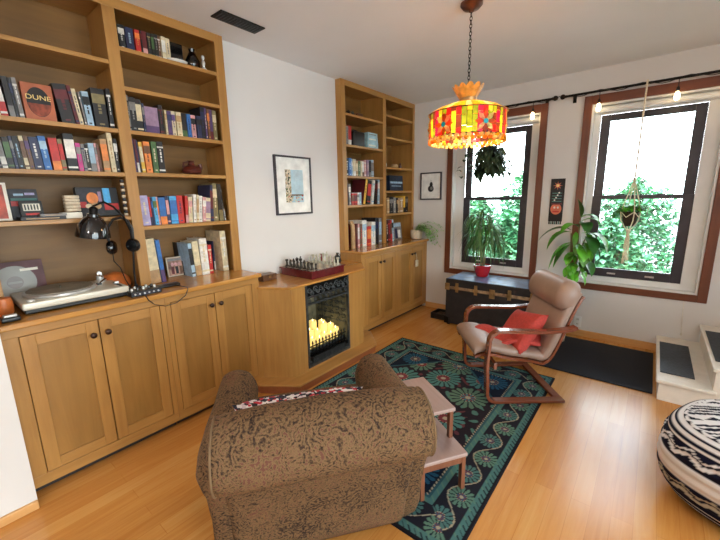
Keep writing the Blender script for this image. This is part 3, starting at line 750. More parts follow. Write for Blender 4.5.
# face-out and flat items on the shelves (near bookcase)
def facing(name,label,cat,x,y0,y1,z0,z1,th,mats,tilt=0,parts=(),group=None):
    """upright slab facing the room (+x)"""
    o=MB(); w=y1-y0; h=z1-z0
    o.box(-th,0,0,w,0,h,mats); ob=o.build(name,None,bevel=.001); ob.location=(x,y0,z0+th*math.sin(math.radians(tilt))+.0003); ob.rotation_euler=(0,-math.radians(tilt),0)
    tag(ob,label,cat,group)
    for (nm,fn) in parts:
        mm=MB(); fn(mm,w,h); mm.build(nm,ob,smooth=False)
    return ob
def disc(q,y,z,ry,rz,x0,x1,mat,n=28):
    vs=[(x0,y+ry*math.cos(2*PI*k/n),z+rz*math.sin(2*PI*k/n)) for k in range(n)]+[(x1,y+ry*math.cos(2*PI*k/n),z+rz*math.sin(2*PI*k/n)) for k in range(n)]
    q.add(vs,[tuple(range(n,2*n))]+[(k,(k+1)%n,n+(k+1)%n,n+k) for k in range(n)],mat)
plain('dune_orange',(176,98,66),.5,var=.1); plain('dune_sand',(130,62,44),.6,var=.3,scale=30); plain('title_gold',(238,206,130),.5)
d=facing('novel','orange-brown novel facing out with a dark oval reading DUNE','book',-2.61,.466,.594,1.931,2.118,.035,'dune_orange',4,[
 ('cover_oval',lambda q,w,h:(disc(q,w*.5,h*.5,w*.39,h*.40,.0002,.0012,'cover_black'),)),
 ('desert_art',lambda q,w,h:(q.add([(.0016,w*.5+w*.38*math.cos(a),h*.5+h*.39*math.sin(a)) for a in [PI+.12+k*(PI-.24)/14 for k in range(15)]],[tuple(range(15))],'dune_sand')))])
text('DUNE',.034,'title_gold',d,(.0022,.064,.115),(PI/2,0,PI/2),'title',.0004,1.15)
plain('cover_scarlet',(182,76,58),.5,var=.2,scale=20)
o=facing('hardback','large red and white hardback facing out, left of the lamp','book',-2.62,.19,.335,1.411,1.605,.03,'paper',5,[('cover_art',lambda q,w,h:(q.box(.0002,.0014,.01,w-.014,.01,h-.01,'cover_scarlet'),))])
mm=MB()
for k,(a,b) in enumerate([(.06,.075),(.085,.092),(.10,.125),(.13,.134)]): mm.box(.0016,.0022,.03,.105,a,b,'paper')
mm.build('cover_lettering',o)
plain('graphic_dark',(34,34,44),.5,var=.35,scale=40)
o=facing('board_game_box','dark boxed game standing behind smaller cases, red strip on front','box',-2.72,.35,.47,1.411,1.575,.04,'graphic_dark',4,[('cover_art',lambda q,w,h:(q.box(.0002,.0012,.004,w-.004,h*.44,h*.6,'cover_red'),q.box(.0002,.0012,.02,w*.5,h*.78,h*.85,'cover_pale blue'),q.box(.0002,.0014,w*.55,w*.9,h*.8,h*.88,'cover_lavender'),q.box(.0002,.0012,.006,w-.006,h*.62,h*.7,'tin_teal')))])
o=facing('tin_case','small black case with cream lettering leaning before the game box','case',-2.64,.375,.47,1.413,1.51,.02,'cover_black',10,[('label_patch',lambda q,w,h:(q.box(.0002,.0012,.012,w-.012,h*.45,h*.85,'paper'),q.box(.0014,.002,.018,w-.02,h*.2,h*.32,'cover_red'),[q.box(.0014,.002,.018+i*.013,.024+i*.013,h*.5,h*.8,'cover_black') for i in range(5)]))])
for i,(y0,y1,zz,h,c,lab) in enumerate([(.36,.55,1.4105,.018,'black','black flat case at the bottom of the short stack'),(.44,.555,1.429,.012,'grey','grey flat case lying on top of the black one')]):
    mm=MB(); mm.box(-.12,0,0,y1-y0,0,h,'cover_'+c); mm.box(0,.001,.02,y1-y0-.03,h*.3,h*.6,'cover_tan'); o=mm.build('flat_case',None,bevel=.001); o.location=(-2.575,y0,zz); tag(o,lab+', near bookcase','case',None)
# ribbed cream block and white card
mm=MB()
for k in range(5): mm.rbox((-.03,.035,.012+k*.0185),(.055,.07,.017),.005,'pot_cream',2)
o=mm.build('woven_box',None,smooth=True); o.location=(-2.61,.565,1.446); tag(o,'ribbed cream box on a white case above the desk lamp','box')
mm=MB(); mm.rbox((-.05,.045,.017),(.09,.09,.034),.004,'paper',2); o=mm.build('white_case',None,smooth=True); o.location=(-2.58,.54,1.4105); tag(o,'small white case under the ribbed cream box','case')
o=facing('puzzle_box','colourful picture box leaning on the shelf above the headphones','box',-2.66,.635,.85,1.412,1.585,.045,'cover_black',5,[('cover_art',lambda q,w,h:(q.box(.0002,.0012,.01,w*.62,h*.1,h*.93,'graphic_dark'),q.box(.0002,.0012,w*.63,w*.8,h*.45,h*.97,'cover_sky blue'),q.box(.0002,.0012,w*.62,w-.005,h*.2,h*.43,'cover_red'),q.box(.0014,.002,w*.04,w*.2,h*.3,h*.5,'cover_red'),disc(q,w*.36,h*.62,.03,.035,.0014,.002,'cover_orange'),disc(q,w*.42,h*.35,.028,.02,.0014,.0022,'cover_tan'),disc(q,w*.25,h*.35,.018,.014,.0014,.0022,'cover_cream'),q.box(.0014,.002,w*.5,w*.58,h*.5,h*.85,'cover_mauve')))])
# striped bead strand beside the stile
mm=MB()
for k in range(12): mm.lathe([(0,-.009),(.011,-.006),(.012,0),(.011,.006),(0,.009)],'cover_black' if k%2 else 'pot_cream',(0,0,.01+k*.0185),14)
o=mm.build('bead_strand',None,smooth=True); o.location=(-2.575,.852,1.411); tag(o,'upright black and cream striped bead column by the centre stile','ornament')
# top right shelf dark objects
mm=MB(); mm.box(-.12,0,0,.10,0,.15,'black_gloss'); o=mm.build('storage_box',None,bevel=.004); o.location=(-2.66,1.27,2.4005); tag(o,'dark box on the top shelf beside the cream books','box')
mm=MB(); mm.lathe([(.03,0),(.045,.02),(.05,.06),(.03,.1),(.018,.12),(.022,.14)],'black_gloss'); o=mm.build('dark_vase',None,smooth=True); o.location=(-2.66,1.435,2.4005); tag(o,'glossy black vase on the top shelf','vase')
mm=MB(); mm.lathe([(.03,0),(.035,.003),(.075,.018),(.077,.021),(.03,.006),(0,.006)],'ceramic_white',n=30); o=mm.build('dish',None,smooth=True); o.location=(-2.645,1.33,2.4005) ; tag(o,'small white dish at the front of the top shelf','dish')
o.location=(-2.575+.0,1.30,2.4005); o.scale=(.55,.9,1); o.location.x=-2.61
mm=MB(); mm.lathe([(.018,0),(.02,.006),(.008,.02),(.014,.045),(.010,.06),(.006,.064),(.012,.078),(.009,.092),(0,.096)],'silver'); o=mm.build('figurine',None,smooth=True); o.location=(-2.59,1.475,2.4005); tag(o,'tiny pale figurine standing in the top right shelf corner','figurine')
# ceramic jugs on shelf four
root=thing('pottery_jug','squat dark red-brown pottery jug with two necks','jug',(-2.66,1.345,1.6805))
mm=MB(); mm.lathe([(.035,0),(.06,.012),(.068,.035),(.05,.058),(.026,.068),(.02,.088),(.026,.10)],'terracotta_dark'); mm.build('jug_body',root,smooth=True)
mm=MB(); mm.tube([(0,.05,.03),(0,.07,.055),(0,.062,.08)],.014,'terracotta_dark',12); mm.build('spout',root,smooth=True)
mm=MB(); mm.tube([(0,-.02,.09),(0,-.055,.085),(0,-.06,.05)],.007,'terracotta_dark',8); mm.build('handle',root,smooth=True)
# photo frame on worktop
plain('photo_print',(150,112,96),.5,var=.45,scale=22)
o=facing('picture_frame','small pale-framed photo of people standing among the worktop books','picture',-2.755,1.13,1.262,.9405,1.085,.012,'pot_cream',6,[('photo',lambda q,w,h:(q.box(.0002,.0012,.008,w-.008,.008,h-.008,'photo_print'),[disc(q,w*.3+i*.025,h*.62,.011,.014,.0014,.0018,'cover_pink') for i in range(3)],[q.box(.0014,.0018,w*.22+i*.03,w*.22+.02+i*.03,h*.12,h*.5,['cover_maroon','cover_black','cover_brown'][i]) for i in range(3)],q.box(.0014,.0018,.01,w-.01,h*.8,h*.92,'cover_grey')))])
# black books behind (face)
# ------------------------------------------------------------------ far bookcase small things
root=thing('sunglasses','dark sunglasses folded on the top shelf, far bookcase','glasses',(-2.60,3.08,2.3455))
mm=MB()
for s in (-1,1): mm.lathe([(.0,0),(.022,.002),(.024,.006),(0,.008)],'black_gloss',(0,s*.035,.022),14,'x')
mm.build('lens',root,smooth=True)
mm=MB(); mm.tube([(0,-.06,.03),(-.01,-.06,.01),(-.1,-.03,.008)],.004,'black_plastic',6); mm.tube([(0,.06,.03),(-.01,.06,.01),(-.1,.04,.012)],.004,'black_plastic',6); mm.tube([(0,-.06,.03),(0,0,.034),(0,.06,.03)],.004,'black_plastic',6); mm.build('frame',root)
mm=MB(); mm.rbox((0,0,.018),(.09,.1,.036),.01,'copper_dark',3); o=mm.build('trinket',None,smooth=True); o.location=(-2.62,3.22,2.3455); tag(o,'small brown trinket beside the sunglasses on the top shelf','ornament')
root=thing('camera_case','black bag-like case beside the red book, far bookcase','case',(-2.66,3.22,2.0405))
mm=MB(); mm.rbox((0,0,.08),(.14,.2,.16),.02,'black_plastic',3); mm.build('case_body',root,smooth=True)
mm=MB(); mm.tube([(.0,-.06,.158),(0,-.03,.18),(0,.03,.18),(0,.06,.158)],.006,'black_plastic',8); mm.build('handle',root,smooth=True)
for i,(h,zz,lab) in enumerate([(.07,2.0405,'pale blue flat box at the bottom of the shelf stack'),(.06,2.111,'pale blue flat box in the middle of the stack'),(.04,2.1715,'silver blue flat box topping the shelf stack')]):
    mm=MB(); mm.box(-.2,0,0,.2-i*.012,0,h-.001,'blue_box'); mm.box(0,.001,.02,.15,h*.35,h*.6,'paper' if i<2 else 'cover_grey'); o=mm.build('flat_box',None,bevel=.002); o.location=(-2.585,3.355+i*.004,zz); tag(o,lab+', far bookcase','box','flat boxes on the far bookcase')
# shelf3 R trinkets
for i,(y,lab) in enumerate([(3.72,'small glass jar, leftmost trinket on the far bookcase'),(3.95,'small round clay pot on the far bookcase'),(4.08,'tiny brown figure on the far bookcase')]):
    mm=MB(); mm.lathe([[(.03,0),(.034,.03),(.028,.05),(.02,.055),(.022,.06)],[(.03,0),(.045,.02),(.036,.045),(.026,.05)],[(.016,0),(.02,.03),(.01,.045),(.014,.06),(0,.075)]][i],['ceramic_white','cover_tan','terracotta_dark'][i]); o=mm.build(['glass_jar','clay_pot','figurine'][i],None,smooth=True); o.location=(-2.62,y,1.8505); tag(o,lab,['jar','pot','figurine'][i])
o=facing('display_box','dark blue picture box facing out on the far bookcase','box',-2.63,3.86,4.17,1.5705,1.76,.06,'blue_case',3,[('picture_face',lambda q,w,h:(q.box(.0002,.001,.015,w-.015,h*.48,h*.6,'cover_pale blue'),q.box(.0002,.001,.04,w-.05,h*.28,h*.34,'cover_pale blue')))])
o=facing('magazine','grey picture magazine facing out beside the cream plant pot','magazine',-2.60,3.90,4.11,.9405,1.165,.012,'cover_grey',8,[('cover_art',lambda q,w,h:(q.box(.0002,.001,.01,w-.01,h*.75,h*.95,'cover_pale blue'),q.box(.0002,.001,.05,w*.5,h*.08,h*.65,'cover_navy'),q.box(.0002,.001,w*.55,w*.85,h*.1,h*.55,'cover_white')))])
# tan leather-like folder leaning on the left stile, with white cable
mm=MB(); mm.sweep([(0,0),(0,.20),(-.006,.26),(-.03,.30)],0,.05,.02,'cover_tan'); o=mm.build('box_file',None); o.location=(-2.56,3.01,.9405); o.rotation_euler=(0,0,0); tag(o,'upright tan box file, leftmost on the far worktop shelf','file')

# ------------------------------------------------------------------ turntable, lamp, headphones, mixer
root=thing('turntable','silver record player with grey platter on the maple worktop','record player',(-2.59,.515,.9405))
mm=MB(); mm.rbox((0,0,.045),(.36,.48,.038),.008,'turntable',2); mm.build('plinth',root,smooth=True)
mm=MB(); mm.box(-.172,.172,-.232,.232,.006,.027,'black_plastic'); mm.build('rubber_base',root,bevel=.004)
for sx in (-1,1):
    for sy in (-1,1):
        mm=MB(); mm.lathe([(.02,0),(.022,.006)],'black_plastic',(sx*.14,sy*.2,0),14); mm.build('foot',root)
mm=MB(); mm.lathe([(.16,.064),(.166,.068),(.166,.078),(.155,.082),(0,.082)],'silver',(0,-.045,0),48); pl=mm.build('platter',root,smooth=True)
mm=MB(); mm.lathe([(.15,.0825),(.15,.086),(0,.086)],'platter_mat',(0,-.045,0),48); mm.build('slipmat',pl)
mm=MB(); mm.lathe([(.004,.086),(.004,.1),(0,.101)],'chrome',(0,-.045,0),10); mm.build('spindle',pl)
mm=MB(); mm.lathe([(.032,.064),(.032,.074),(.02,.078),(.02,.1),(0,.1)],'silver',(-.10,.175,0),20); mm.build('tonearm_base',root,smooth=True)
mm=MB(); mm.tube([(-.14,.185,.108),(-.1,.175,.106),(.03,.165,.1),(.08,.13,.096),(.11,.115,.092)],.005,'chrome',8); mm.cyl((-.16,.19,.108),(-.13,.183,.108),.014,'silver',14); mm.box(.1,.13,.1,.12,.088,.096,'black_plastic'); mm.build('tonearm',root,smooth=True)
mm=MB(); mm.box(.02,.15,.205,.215,.064,.07,'black_plastic'); mm.box(.06,.075,.2,.222,.07,.08,'silver'); mm.build('pitch_slider',root)
mm=MB(); mm.lathe([(.018,.064),(.018,.074),(.012,.078),(0,.078)],'silver',(.14,-.2,0),16); mm.build('power_dial',root,smooth=True)
# cartridge box
mm=MB(); mm.rbox((0,0,.02),(.03,.045,.04),.004,'ceramic_white',2); o=mm.build('stylus_box',None,smooth=True); o.location=(-2.80,.735,.9405); tag(o,'small white box behind the tonearm','box')
# record sleeve
root=thing('record_sleeve','dark record sleeve with a silver disc motif leaning behind the turntable','record sleeve',(-2.80,.315,.9408))
mm=MB(); mm.X=Matrix.Rotation(math.radians(-9),4,'Y'); mm.box(-.006,0,-.13,.135,0,.235,'sleeve'); mm.build('sleeve_card',root)
mm=MB(); mm.X=Matrix.Rotation(math.radians(-9),4,'Y'); disc(mm,.0,.115,.095,.095,.0005,.0015,'record_silver'); disc(mm,.0,.115,.036,.036,.0016,.0024,'record_label'); mm.box(.0025,.003,-.03,.03,.108,.12,'record_silver'); mm.box(.0016,.003,.03,.11,.175,.19,'paper'); mm.build('disc_motif',root)
mm=MB(); mm.rbox((0,0,.012),(.05,.07,.022),.006,'black_plastic',2); mm.rbox((0,0,.028),(.03,.05,.012),.004,'silver',2); o=mm.build('brush',None,smooth=True); o.location=(-2.37,.222,.9405); tag(o,'small black and silver record brush at the worktop corner','brush')
mm=MB(); mm.lathe([(.04,0),(.05,.02),(.052,.07),(.046,.10),(0,.105)],'amber_dome'); o=mm.build('wooden_canister',None,smooth=True); o.location=(-2.52,.19+.03,.9405); o.scale=(.75,.75,.9); tag(o,'orange-brown wooden canister cut off by the photo edge','canister')
# amber dome
root=thing('dome_lamp','rounded orange-brown dome behind the mixer','ornament',(-2.745,.785,.9405))
mm=MB(); mm.lathe([(.085,0),(.09,.03),(.078,.065),(.05,.09),(.02,.1),(0,.102)],'amber_dome',n=28); mm.build('dome',root,smooth=True)
mm=MB(); mm.lathe([(.088,0),(.092,.004),(.09,.01)],'dark_box_wood',n=28); mm.build('base_ring',root,smooth=True)
# desk lamp
root=thing('desk_lamp','black gooseneck desk lamp bending over the turntable','desk lamp',(-2.535,.835,.9405))
mm=MB(); mm.lathe([(.055,0),(.058,.008),(.05,.016),(.012,.022),(.01,.04)],'black_metal',n=24); mm.build('lamp_base',root,smooth=True)
mm=MB(); pts=[(0,0,.03),(0,0,.12),(0,.012,.25),(.005,.012,.38),(.02,-.02,.47),(.035,-.07,.53),(.05,-.12,.56),(.055,-.18,.535)]
mm.tube(pts,.006,'black_metal',8); mm.build('gooseneck',root,smooth=True)
mm=MB(); mm.X=Matrix.Translation((.055,-.187,.45))@Matrix.Rotation(math.radians(-6),4,'X')@Matrix.Rotation(math.radians(8),4,'Y')
mm.lathe([(.018,.045),(.03,.045),(.032,.03),(.045,.02),(.07,-.015),(.084,-.07),(.085,-.085),(.082,-.085),(.081,-.07),(.066,-.018),(.03,.01),(0,.012)],'black_gloss',n=32); sh=mm.build('lamp_shade',root,smooth=True)
mm=MB(); mm.X=Matrix.Translation((.055,-.187,.45))@Matrix.Rotation(math.radians(-6),4,'X')@Matrix.Rotation(math.radians(8),4,'Y')
mm.lathe([(.02,.045),(.022,.075),(.012,.085),(0,.085)],'black_metal',n=18); mm.build('lamp_socket',sh,smooth=True)
for k in range(9):
    a=2*PI*k/9; mm=MB(); mm.X=Matrix.Translation((.055,-.187,.45))@Matrix.Rotation(math.radians(-6),4,'X')@Matrix.Rotation(math.radians(8),4,'Y'); mm.lathe([(0,-.005),(.005,0),(0,.005)],'chrome',(.047*math.cos(a),.047*math.sin(a),.019),8); mm.build('vent_stud',sh,smooth=True)
# headphones hanging on the lamp neck
root=thing('headphones','black headphones hung on the lamp neck beside the centre stile','headphones',(-2.525,.79,1.235))
mm=MB(); pts=[(0,-.062+.0,0),(0,-.072,.06),(0,-.06,.12),(0,-.03,.16),(0,.01,.17),(0,.045,.15),(0,.066,.10),(0,.064,.03)]
mm.X=Matrix.Rotation(math.radians(0),4,'Z'); mm.tube(pts,.008,'black_plastic',8); mm.build('headband',root,smooth=True)
for s in (-1,1):
    mm=MB(); mm.X=Matrix.Translation((0,s*.058,-.005))@Matrix.Rotation(math.radians(35*s),4,'Z')
    mm.lathe([(.0,-.018),(.036,-.018),(.043,-.007),(.043,.007),(.034,.018),(0,.02)],'black_gloss',n=22,axis='y'); mm.build('ear_cup',root,smooth=True)
mm=MB(); mm.tube([(0,-.058,-.04),(-.01,-.055,-.09),(-.03,-.02,-.14),(-.04,.0,-.22),(-.05,.03,-.2935)],.003,'black_plastic',6); mm.build('cable',root,smooth=True)
root=thing('mixer','small black audio mixer with knobs at the worktop edge','mixer',(-2.405,.825,.9405))
mm=MB(); mm.prism([(-.07,-.085),(.06,-.085),(.06,.085),(-.07,.085)],0,.032,'black_plastic'); mm.build('mixer_body',root,bevel=.003)
for i in range(2):
    for j in range(5):
        mm=MB(); mm.lathe([(.008,.032),(.007,.046),(0,.047)],'silver' if (i+j)%2 else 'black_gloss',(-.03+i*.045,-.065+j*.032,0),12); mm.build('knob',root,smooth=True)
mm=MB(); mm.box(.0605,.062,-.08,.08,.006,.026,'graphic_dark'); 
for j in range(6): mm.cyl((.061,-.065+j*.026,.016),(.066,-.065+j*.026,.016),.005,'silver',8)
mm.build('jack_panel',root)
mm=MB(); mm.rbox((0,0,.008),(.07,.13,.014),.004,'black_plastic',2); o=mm.build('remote_control',None,smooth=True); o.location=(-2.47,1.005,.9405); tag(o,'flat black device lying right of the mixer','device')
mm=MB(); mm.tube([(-2.36,.80,.952),(-2.33,.80,.95),(-2.30,.802,.946),(-2.294,.81,.92),(-2.293,.84,.885),(-2.293,.90,.86),(-2.293,.97,.865),(-2.293,1.03,.90),(-2.295,1.05,.935),(-2.31,1.055,.946),(-2.36,1.05,.946),(-2.43,1.04,.946)],.0028,'black_plastic',8); o=mm.build('audio_cable',None,smooth=True); tag(o,'thin black cable looping over the worktop edge','cable')

# ------------------------------------------------------------------ mantel things
root=thing('chess_table_box','dark red wooden chess board box on the mantel','chess board',(-2.35,2.21,.8325))
mm=MB(); mm.box(-.2,.2,-.2,.2,0,.06,'mahogany'); mm.build('box_body',root,bevel=.003)
mm=MB(); mm.box(-.21,.21,-.21,.21,.06,.07,'mahogany')
s=.046
for i in range(8):
    for j in range(8): mm.box(-4*s+i*s,-3*s+i*s,-4*s+j*s,-3*s+j*s,.07,.0705,'board_light' if (i+j)%2 else 'board_dark')
mm.build('playing_field',root)
prof={'pawn':[(.012,0),(.012,.005),(.006,.012),(.005,.024),(.009,.028),(.008,.036),(0,.042)],
'rook':[(.014,0),(.014,.006),(.008,.014),(.008,.035),(.012,.038),(.012,.05),(.007,.05),(.007,.045),(0,.045)],
'bishop':[(.014,0),(.014,.006),(.007,.014),(.006,.036),(.010,.04),(.010,.048),(.004,.06),(0,.064)],
'queen':[(.015,0),(.015,.006),(.008,.016),(.006,.045),(.011,.05),(.012,.066),(.006,.066),(.004,.072),(0,.074)],
'king':[(.015,0),(.015,.006),(.008,.016),(.007,.05),(.012,.055),(.012,.068),(.003,.07),(.003,.085),(0,.085)]}
def piece(kind,mat):
    mm=MB()
    if kind=='knight':
        mm.lathe([(.014,0),(.014,.006),(.008,.014),(.008,.02)],mat,n=14)
        mm.tube([(0,0,.018),(-.003,0,.034),(.0,0,.048),(.012,0,.044)],.008,mat,8,.005)
        mm.cyl((-.002,0,.048),(-.003,0,.058),.003,mat,6,.001)
    else: mm.lathe(prof[kind],mat,n=14)
    if kind=='king': mm.box(-.008,.008,-.002,.002,.075,.08,mat)
    return mm
order=['rook','knight','bishop','queen','king','bishop','knight','rook']
proto={}
FN=['back','second','third','fourth','fifth','sixth','seventh','front']
def place_piece(kind,side,i,j):
    mat='chess_dark' if side=='dark' else 'chess_light'
    key=(kind,side)
    lab='%s metal chess %s standing nearer the %s, %s file'%('dark' if side=='dark' else 'pale',kind,'wooden box' if side=='dark' else 'bottles',FN[i])
    loc=(-2.35-3.5*s+i*s,2.21-3.5*s+j*s,.8325+.0708)
    if key not in proto:
        o=piece(kind,mat).build('chess_'+kind,None,smooth=True); proto[key]=o; o.location=loc
    else:
        o=proto[key].copy(); COL.objects.link(o); o.location=loc
    o.rotation_euler=(0,0,PI/2 if side=='dark' else -PI/2); o.scale=(1.15,1.15,1.3)
    tag(o,lab,'chess piece','chess pieces on the mantel board')
for i in range(8):
    place_piece(order[i],'dark',i,0); place_piece('pawn','dark',i,1)
    place_piece(order[i],'light',i,7); place_piece('pawn','light',i,6)
root=thing('wooden_box','small carved wooden box left of the chess board','box',(-2.48,1.80,.8325))
mm=MB(); mm.box(-.045,.045,-.07,.07,0,.035,'dark_box_wood'); mm.build('box_body',root,bevel=.003)
mm=MB(); mm.rbox((0,0,.042),(.094,.144,.018),.005,'dark_box_wood',2); mm.build('lid',root,smooth=True)
mm=MB(); mm.box(.045,.048,-.012,.012,.02,.04,'brass'); mm.build('clasp',root)
mm=MB(); mm.lathe([(.02,0),(.03,.004),(.032,.03),(.02,.06),(.010,.085),(.009,.12),(.012,.125),(0,.126)],'glass_red'); o=mm.build('glass_bottle',None,smooth=True); o.location=(-2.53,2.50,.8325); tag(o,'tall red glass bottle behind the chess board','bottle')
mm=MB(); mm.lathe([(.02,0),(.026,.004),(.028,.03),(.012,.07),(.008,.10),(.011,.105),(0,.106)],'glass_blue'); o=mm.build('glass_bottle',None,smooth=True); o.location=(-2.57,2.43,.8325); tag(o,'pale blue glass bottle behind the chess board','bottle')
mm=MB(); mm.lathe([(.02,0),(.035,.01),(.042,.04),(.03,.08),(.014,.10),(.012,.115),(.018,.12),(0,.12)],'black_gloss'); mm.tube([(0,.02,.11),(0,.045,.09),(0,.04,.05)],.004,'black_gloss',6); o=mm.build('black_jug',None,smooth=True); o.location=(-2.46,2.66,.8325); tag(o,'round black glazed jug at the right end of the mantel','jug')

# ------------------------------------------------------------------ pictures
plain('print_dots',(196,184,160),.6,var=.25,scale=90); plain('sky_print',(176,206,220),.5,var=.08)
root=thing('framed_print','black-framed print with pale blue field on the chimney wall','picture',(XW+.012,2.253,1.354))
W,H=.428,.52
mm=MB(); b=.016
mm.box(-.011,.014,-W/2,-W/2+b,0,H,'black_sash'); mm.box(-.011,.014,W/2-b,W/2,0,H,'black_sash'); mm.box(-.011,.014,-W/2+b,W/2-b,0,b,'black_sash'); mm.box(-.011,.014,-W/2+b,W/2-b,H-b,H,'black_sash'); mm.build('frame',root,bevel=.002)
mm=MB(); mm.box(-.005,.003,-W/2+b,W/2-b,b,H-b,'photo_mat'); mm.build('mat_board',root)
mm=MB(); mm.box(.0032,.0042,-.10,.11,.11,.40,'sky_print'); mm.box(.0044,.005,-.10,-.035,.11,.40,'print_dots')
rp=random.Random(5)
for k in range(46):
    yy=rp.uniform(-.098,-.04); zz=rp.uniform(.12,.39); disc(mm,yy,zz,.007,.007,.0052,.006,rp.choice(['cover_black','cover_green','cover_white','cover_tan']),8)
for k in range(24):
    yy=rp.uniform(-.09,.10); zz=rp.uniform(.115,.17); disc(mm,yy,zz,.008,.006,.0052,.006,rp.choice(['cover_brown','cover_red','cover_cream','cover_olive']),8)
for i in range(9): 
    mm.add([(.0046,-.02+i*.015,.20),(.0046,-.018+i*.015,.20),(.0046,.002+i*.012,.39),(.0046,0+i*.012,.39)],[(0,1,2,3)],'cover_white')
mm.box(.0046,.0052,-.035,.11,.17,.182,'cover_brown')
mm.build('print',root)
root=thing('framed_drawing','small black-framed pear-shaped drawing beside the left window','picture',(-2.283,YW-.012,1.45))
W,H=.30,.345
mm=MB(); b=.016
mm.box(-W/2,-W/2+b,-.014,.011,0,H,'black_sash'); mm.box(W/2-b,W/2,-.014,.011,0,H,'black_sash'); mm.box(-W/2+b,W/2-b,-.014,.011,0,b,'black_sash'); mm.box(-W/2+b,W/2-b,-.014,.011,H-b,H,'black_sash'); mm.build('frame',root,bevel=.002)
mm=MB(); mm.box(-W/2+b,W/2-b,-.003,.005,b,H-b,'photo_mat'); mm.build('mat_board',root)
mm=MB()
def discY(q,x,z,rx,rz,y,mat,n=20): q.add([(x+rx*math.cos(2*PI*k/n),y,z+rz*math.sin(2*PI*k/n)) for k in range(n)],[tuple(range(n))[::-1]],mat)
discY(mm,0,.14,.042,.04,-.0034,'cover_black'); discY(mm,.005,.19,.022,.035,-.0036,'cover_black'); discY(mm,.012,.145,.02,.022,-.0038,'cover_grey'); mm.box(.0,.004,-.004,-.0034,.22,.25,'cover_black'); mm.build('drawing',root)
root=thing('wall_hanging','narrow dark wall hanging with coral flower between the windows','wall hanging',(-.812,YW-.008,1.21))
mm=MB(); mm.box(-.065,.065,-.004,.004,0,.44,'canvas_dark'); mm.build('cloth',root)
mm=MB()
for k in range(8):
    a=k*PI/4; mm.add([(.012*math.cos(a-.6),-.0046,.37+.012*math.sin(a-.6)),(.045*math.cos(a),-.0046,.37+.045*math.sin(a)),(.012*math.cos(a+.6),-.0046,.37+.012*math.sin(a+.6))],[(0,1,2)],'flower_coral')
discY(mm,0,.37,.014,.014,-.005,'title_gold')
for k in range(4):
    mm.box(-.045,.045,-.005,-.0046,.205+k*.028,.213+k*.028,'tin_teal'); discY(mm,-.02+.013*k,.222+k*.025,.008,.008,-.0056,'cover_white',10)
discY(mm,0,.13,.052,.058,-.005,'flower_coral'); discY(mm,-.015,.145,.01,.012,-.0056,'cover_white',10); discY(mm,.018,.145,.01,.012,-.0056,'cover_white',10); mm.box(-.03,.03,-.0062,-.005,.095,.11,'cover_red'); mm.box(-.05,.05,-.0054,-.0046,.175,.19,'cover_maroon')
mm.build('embroidery',root)
mm=MB()
for k in range(7): mm.cyl((-.055+k*.018,0,.002),(-.055+k*.018,0,-.03),.005,'tin_teal' if k%2 else 'canvas_dark',6,.007)
mm.build('fringe',root)
# vent
root=thing('ceiling_vent','black louvred vent in the ceiling above the near bookcase','vent',(-2.275,1.575,ZC-.004))
mm=MB(); mm.box(-.062,.062,-.165,.165,-.004,.0035,'black_metal'); mm.build('vent_frame',root,bevel=.002)
mm=MB()
for k in range(14): mm.box(-.045,.045,-.15+k*.022,-.144+k*.022,-.009,-.004,'iron')
mm.build('louvres',root)
# outlet
root=thing('wall_outlet','white wall outlet plate low behind the lounge chair','outlet',(-.51,YW-.004,.155))
mm=MB(); mm.box(-.035,.035,-.004,.0035,-.06,.06,'white_paint'); mm.build('plate',root,bevel=.002)
mm=MB()
for dz in (-.025,.025): mm.box(-.014,.014,-.0065,-.004,dz-.014,dz+.014,'ceramic_white'); mm.box(-.007,-.004,-.0072,-.0065,dz-.005,dz+.006,'black_plastic'); mm.box(.004,.007,-.0072,-.0065,dz-.005,dz+.006,'black_plastic')
mm.build('socket',root)
# blind cord
mm=MB(); mm.tube([(.30,YW-.014,.52),(.303,YW-.014,.42),(.31,YW-.012,.32),(.315,YW-.012,.21)],.0025,'cord_white',6); mm.lathe([(0,0),(.008,.006),(.006,.022),(0,.026)],'cord_white',(.316,YW-.012,.19),10); o=mm.build('blind_cord',None,smooth=True); tag(o,'thin white cord hanging below the right window casing','cord')

root=thing('hanging_sachet','small cream sachet hanging from a corner cabinet knob','sachet',(-2.285,3.957,.64))
mm=MB(); mm.tube([(-.012,0,.145),(.0,0,.10),(0,0,.06)],.002,'cord_white',5); mm.build('loop',root)
mm=MB(); mm.rbox((0,0,.02),(.022,.06,.085),.01,'pot_cream',2); mm.build('pouch',root,smooth=True)
# ------------------------------------------------------------------ curtain rods and string lights
def rod(label,x0,x1):
    root=thing('curtain_rod',label,'curtain rod',((x0+x1)/2,YW-.09,2.425)); h=(x1-x0)/2
    mm=MB(); mm.cyl((-h,0,0),(h,0,0),.011,'black_metal',12); mm.build('rod',root,smooth=True)
    for s_ in (-1,1):
        mm=MB(); mm.lathe([(.013,0),(.013,.012),(.022,.02),(.025,.034),(.018,.05),(.006,.055),(0,.06)],'black_metal',(0,0,0),14,'x')
        o=mm.build('finial',root,smooth=True); o.location=(s_*h,0,0); o.rotation_euler=(0,0,0 if s_>0 else PI)
        mm=MB(); mm.tube([(s_*(h-.06),.004,0),(s_*(h-.06),.06,0),(s_*(h-.06),.09,-.02)],.007,'black_metal',8); mm.cbox((s_*(h-.06),.086,-.02),(.03,.008,.07),'black_metal'); mm.build('bracket',root)
    return root
rod('black curtain rod above the left window and trunk',-2.17,-.92)
rod('black curtain rod above the right window',-.79,.55)
root=thing('string_lights','black cord of small bulbs wound along the curtain rods','string lights',(-.8,YW-.09,2.425))
mm=MB(); pts=[]
for k in range(61):
    x=-1.36+k*.0445; pts.append((x,.014*math.cos(k*.9)-.0,.016*math.sin(k*.9)-.004))
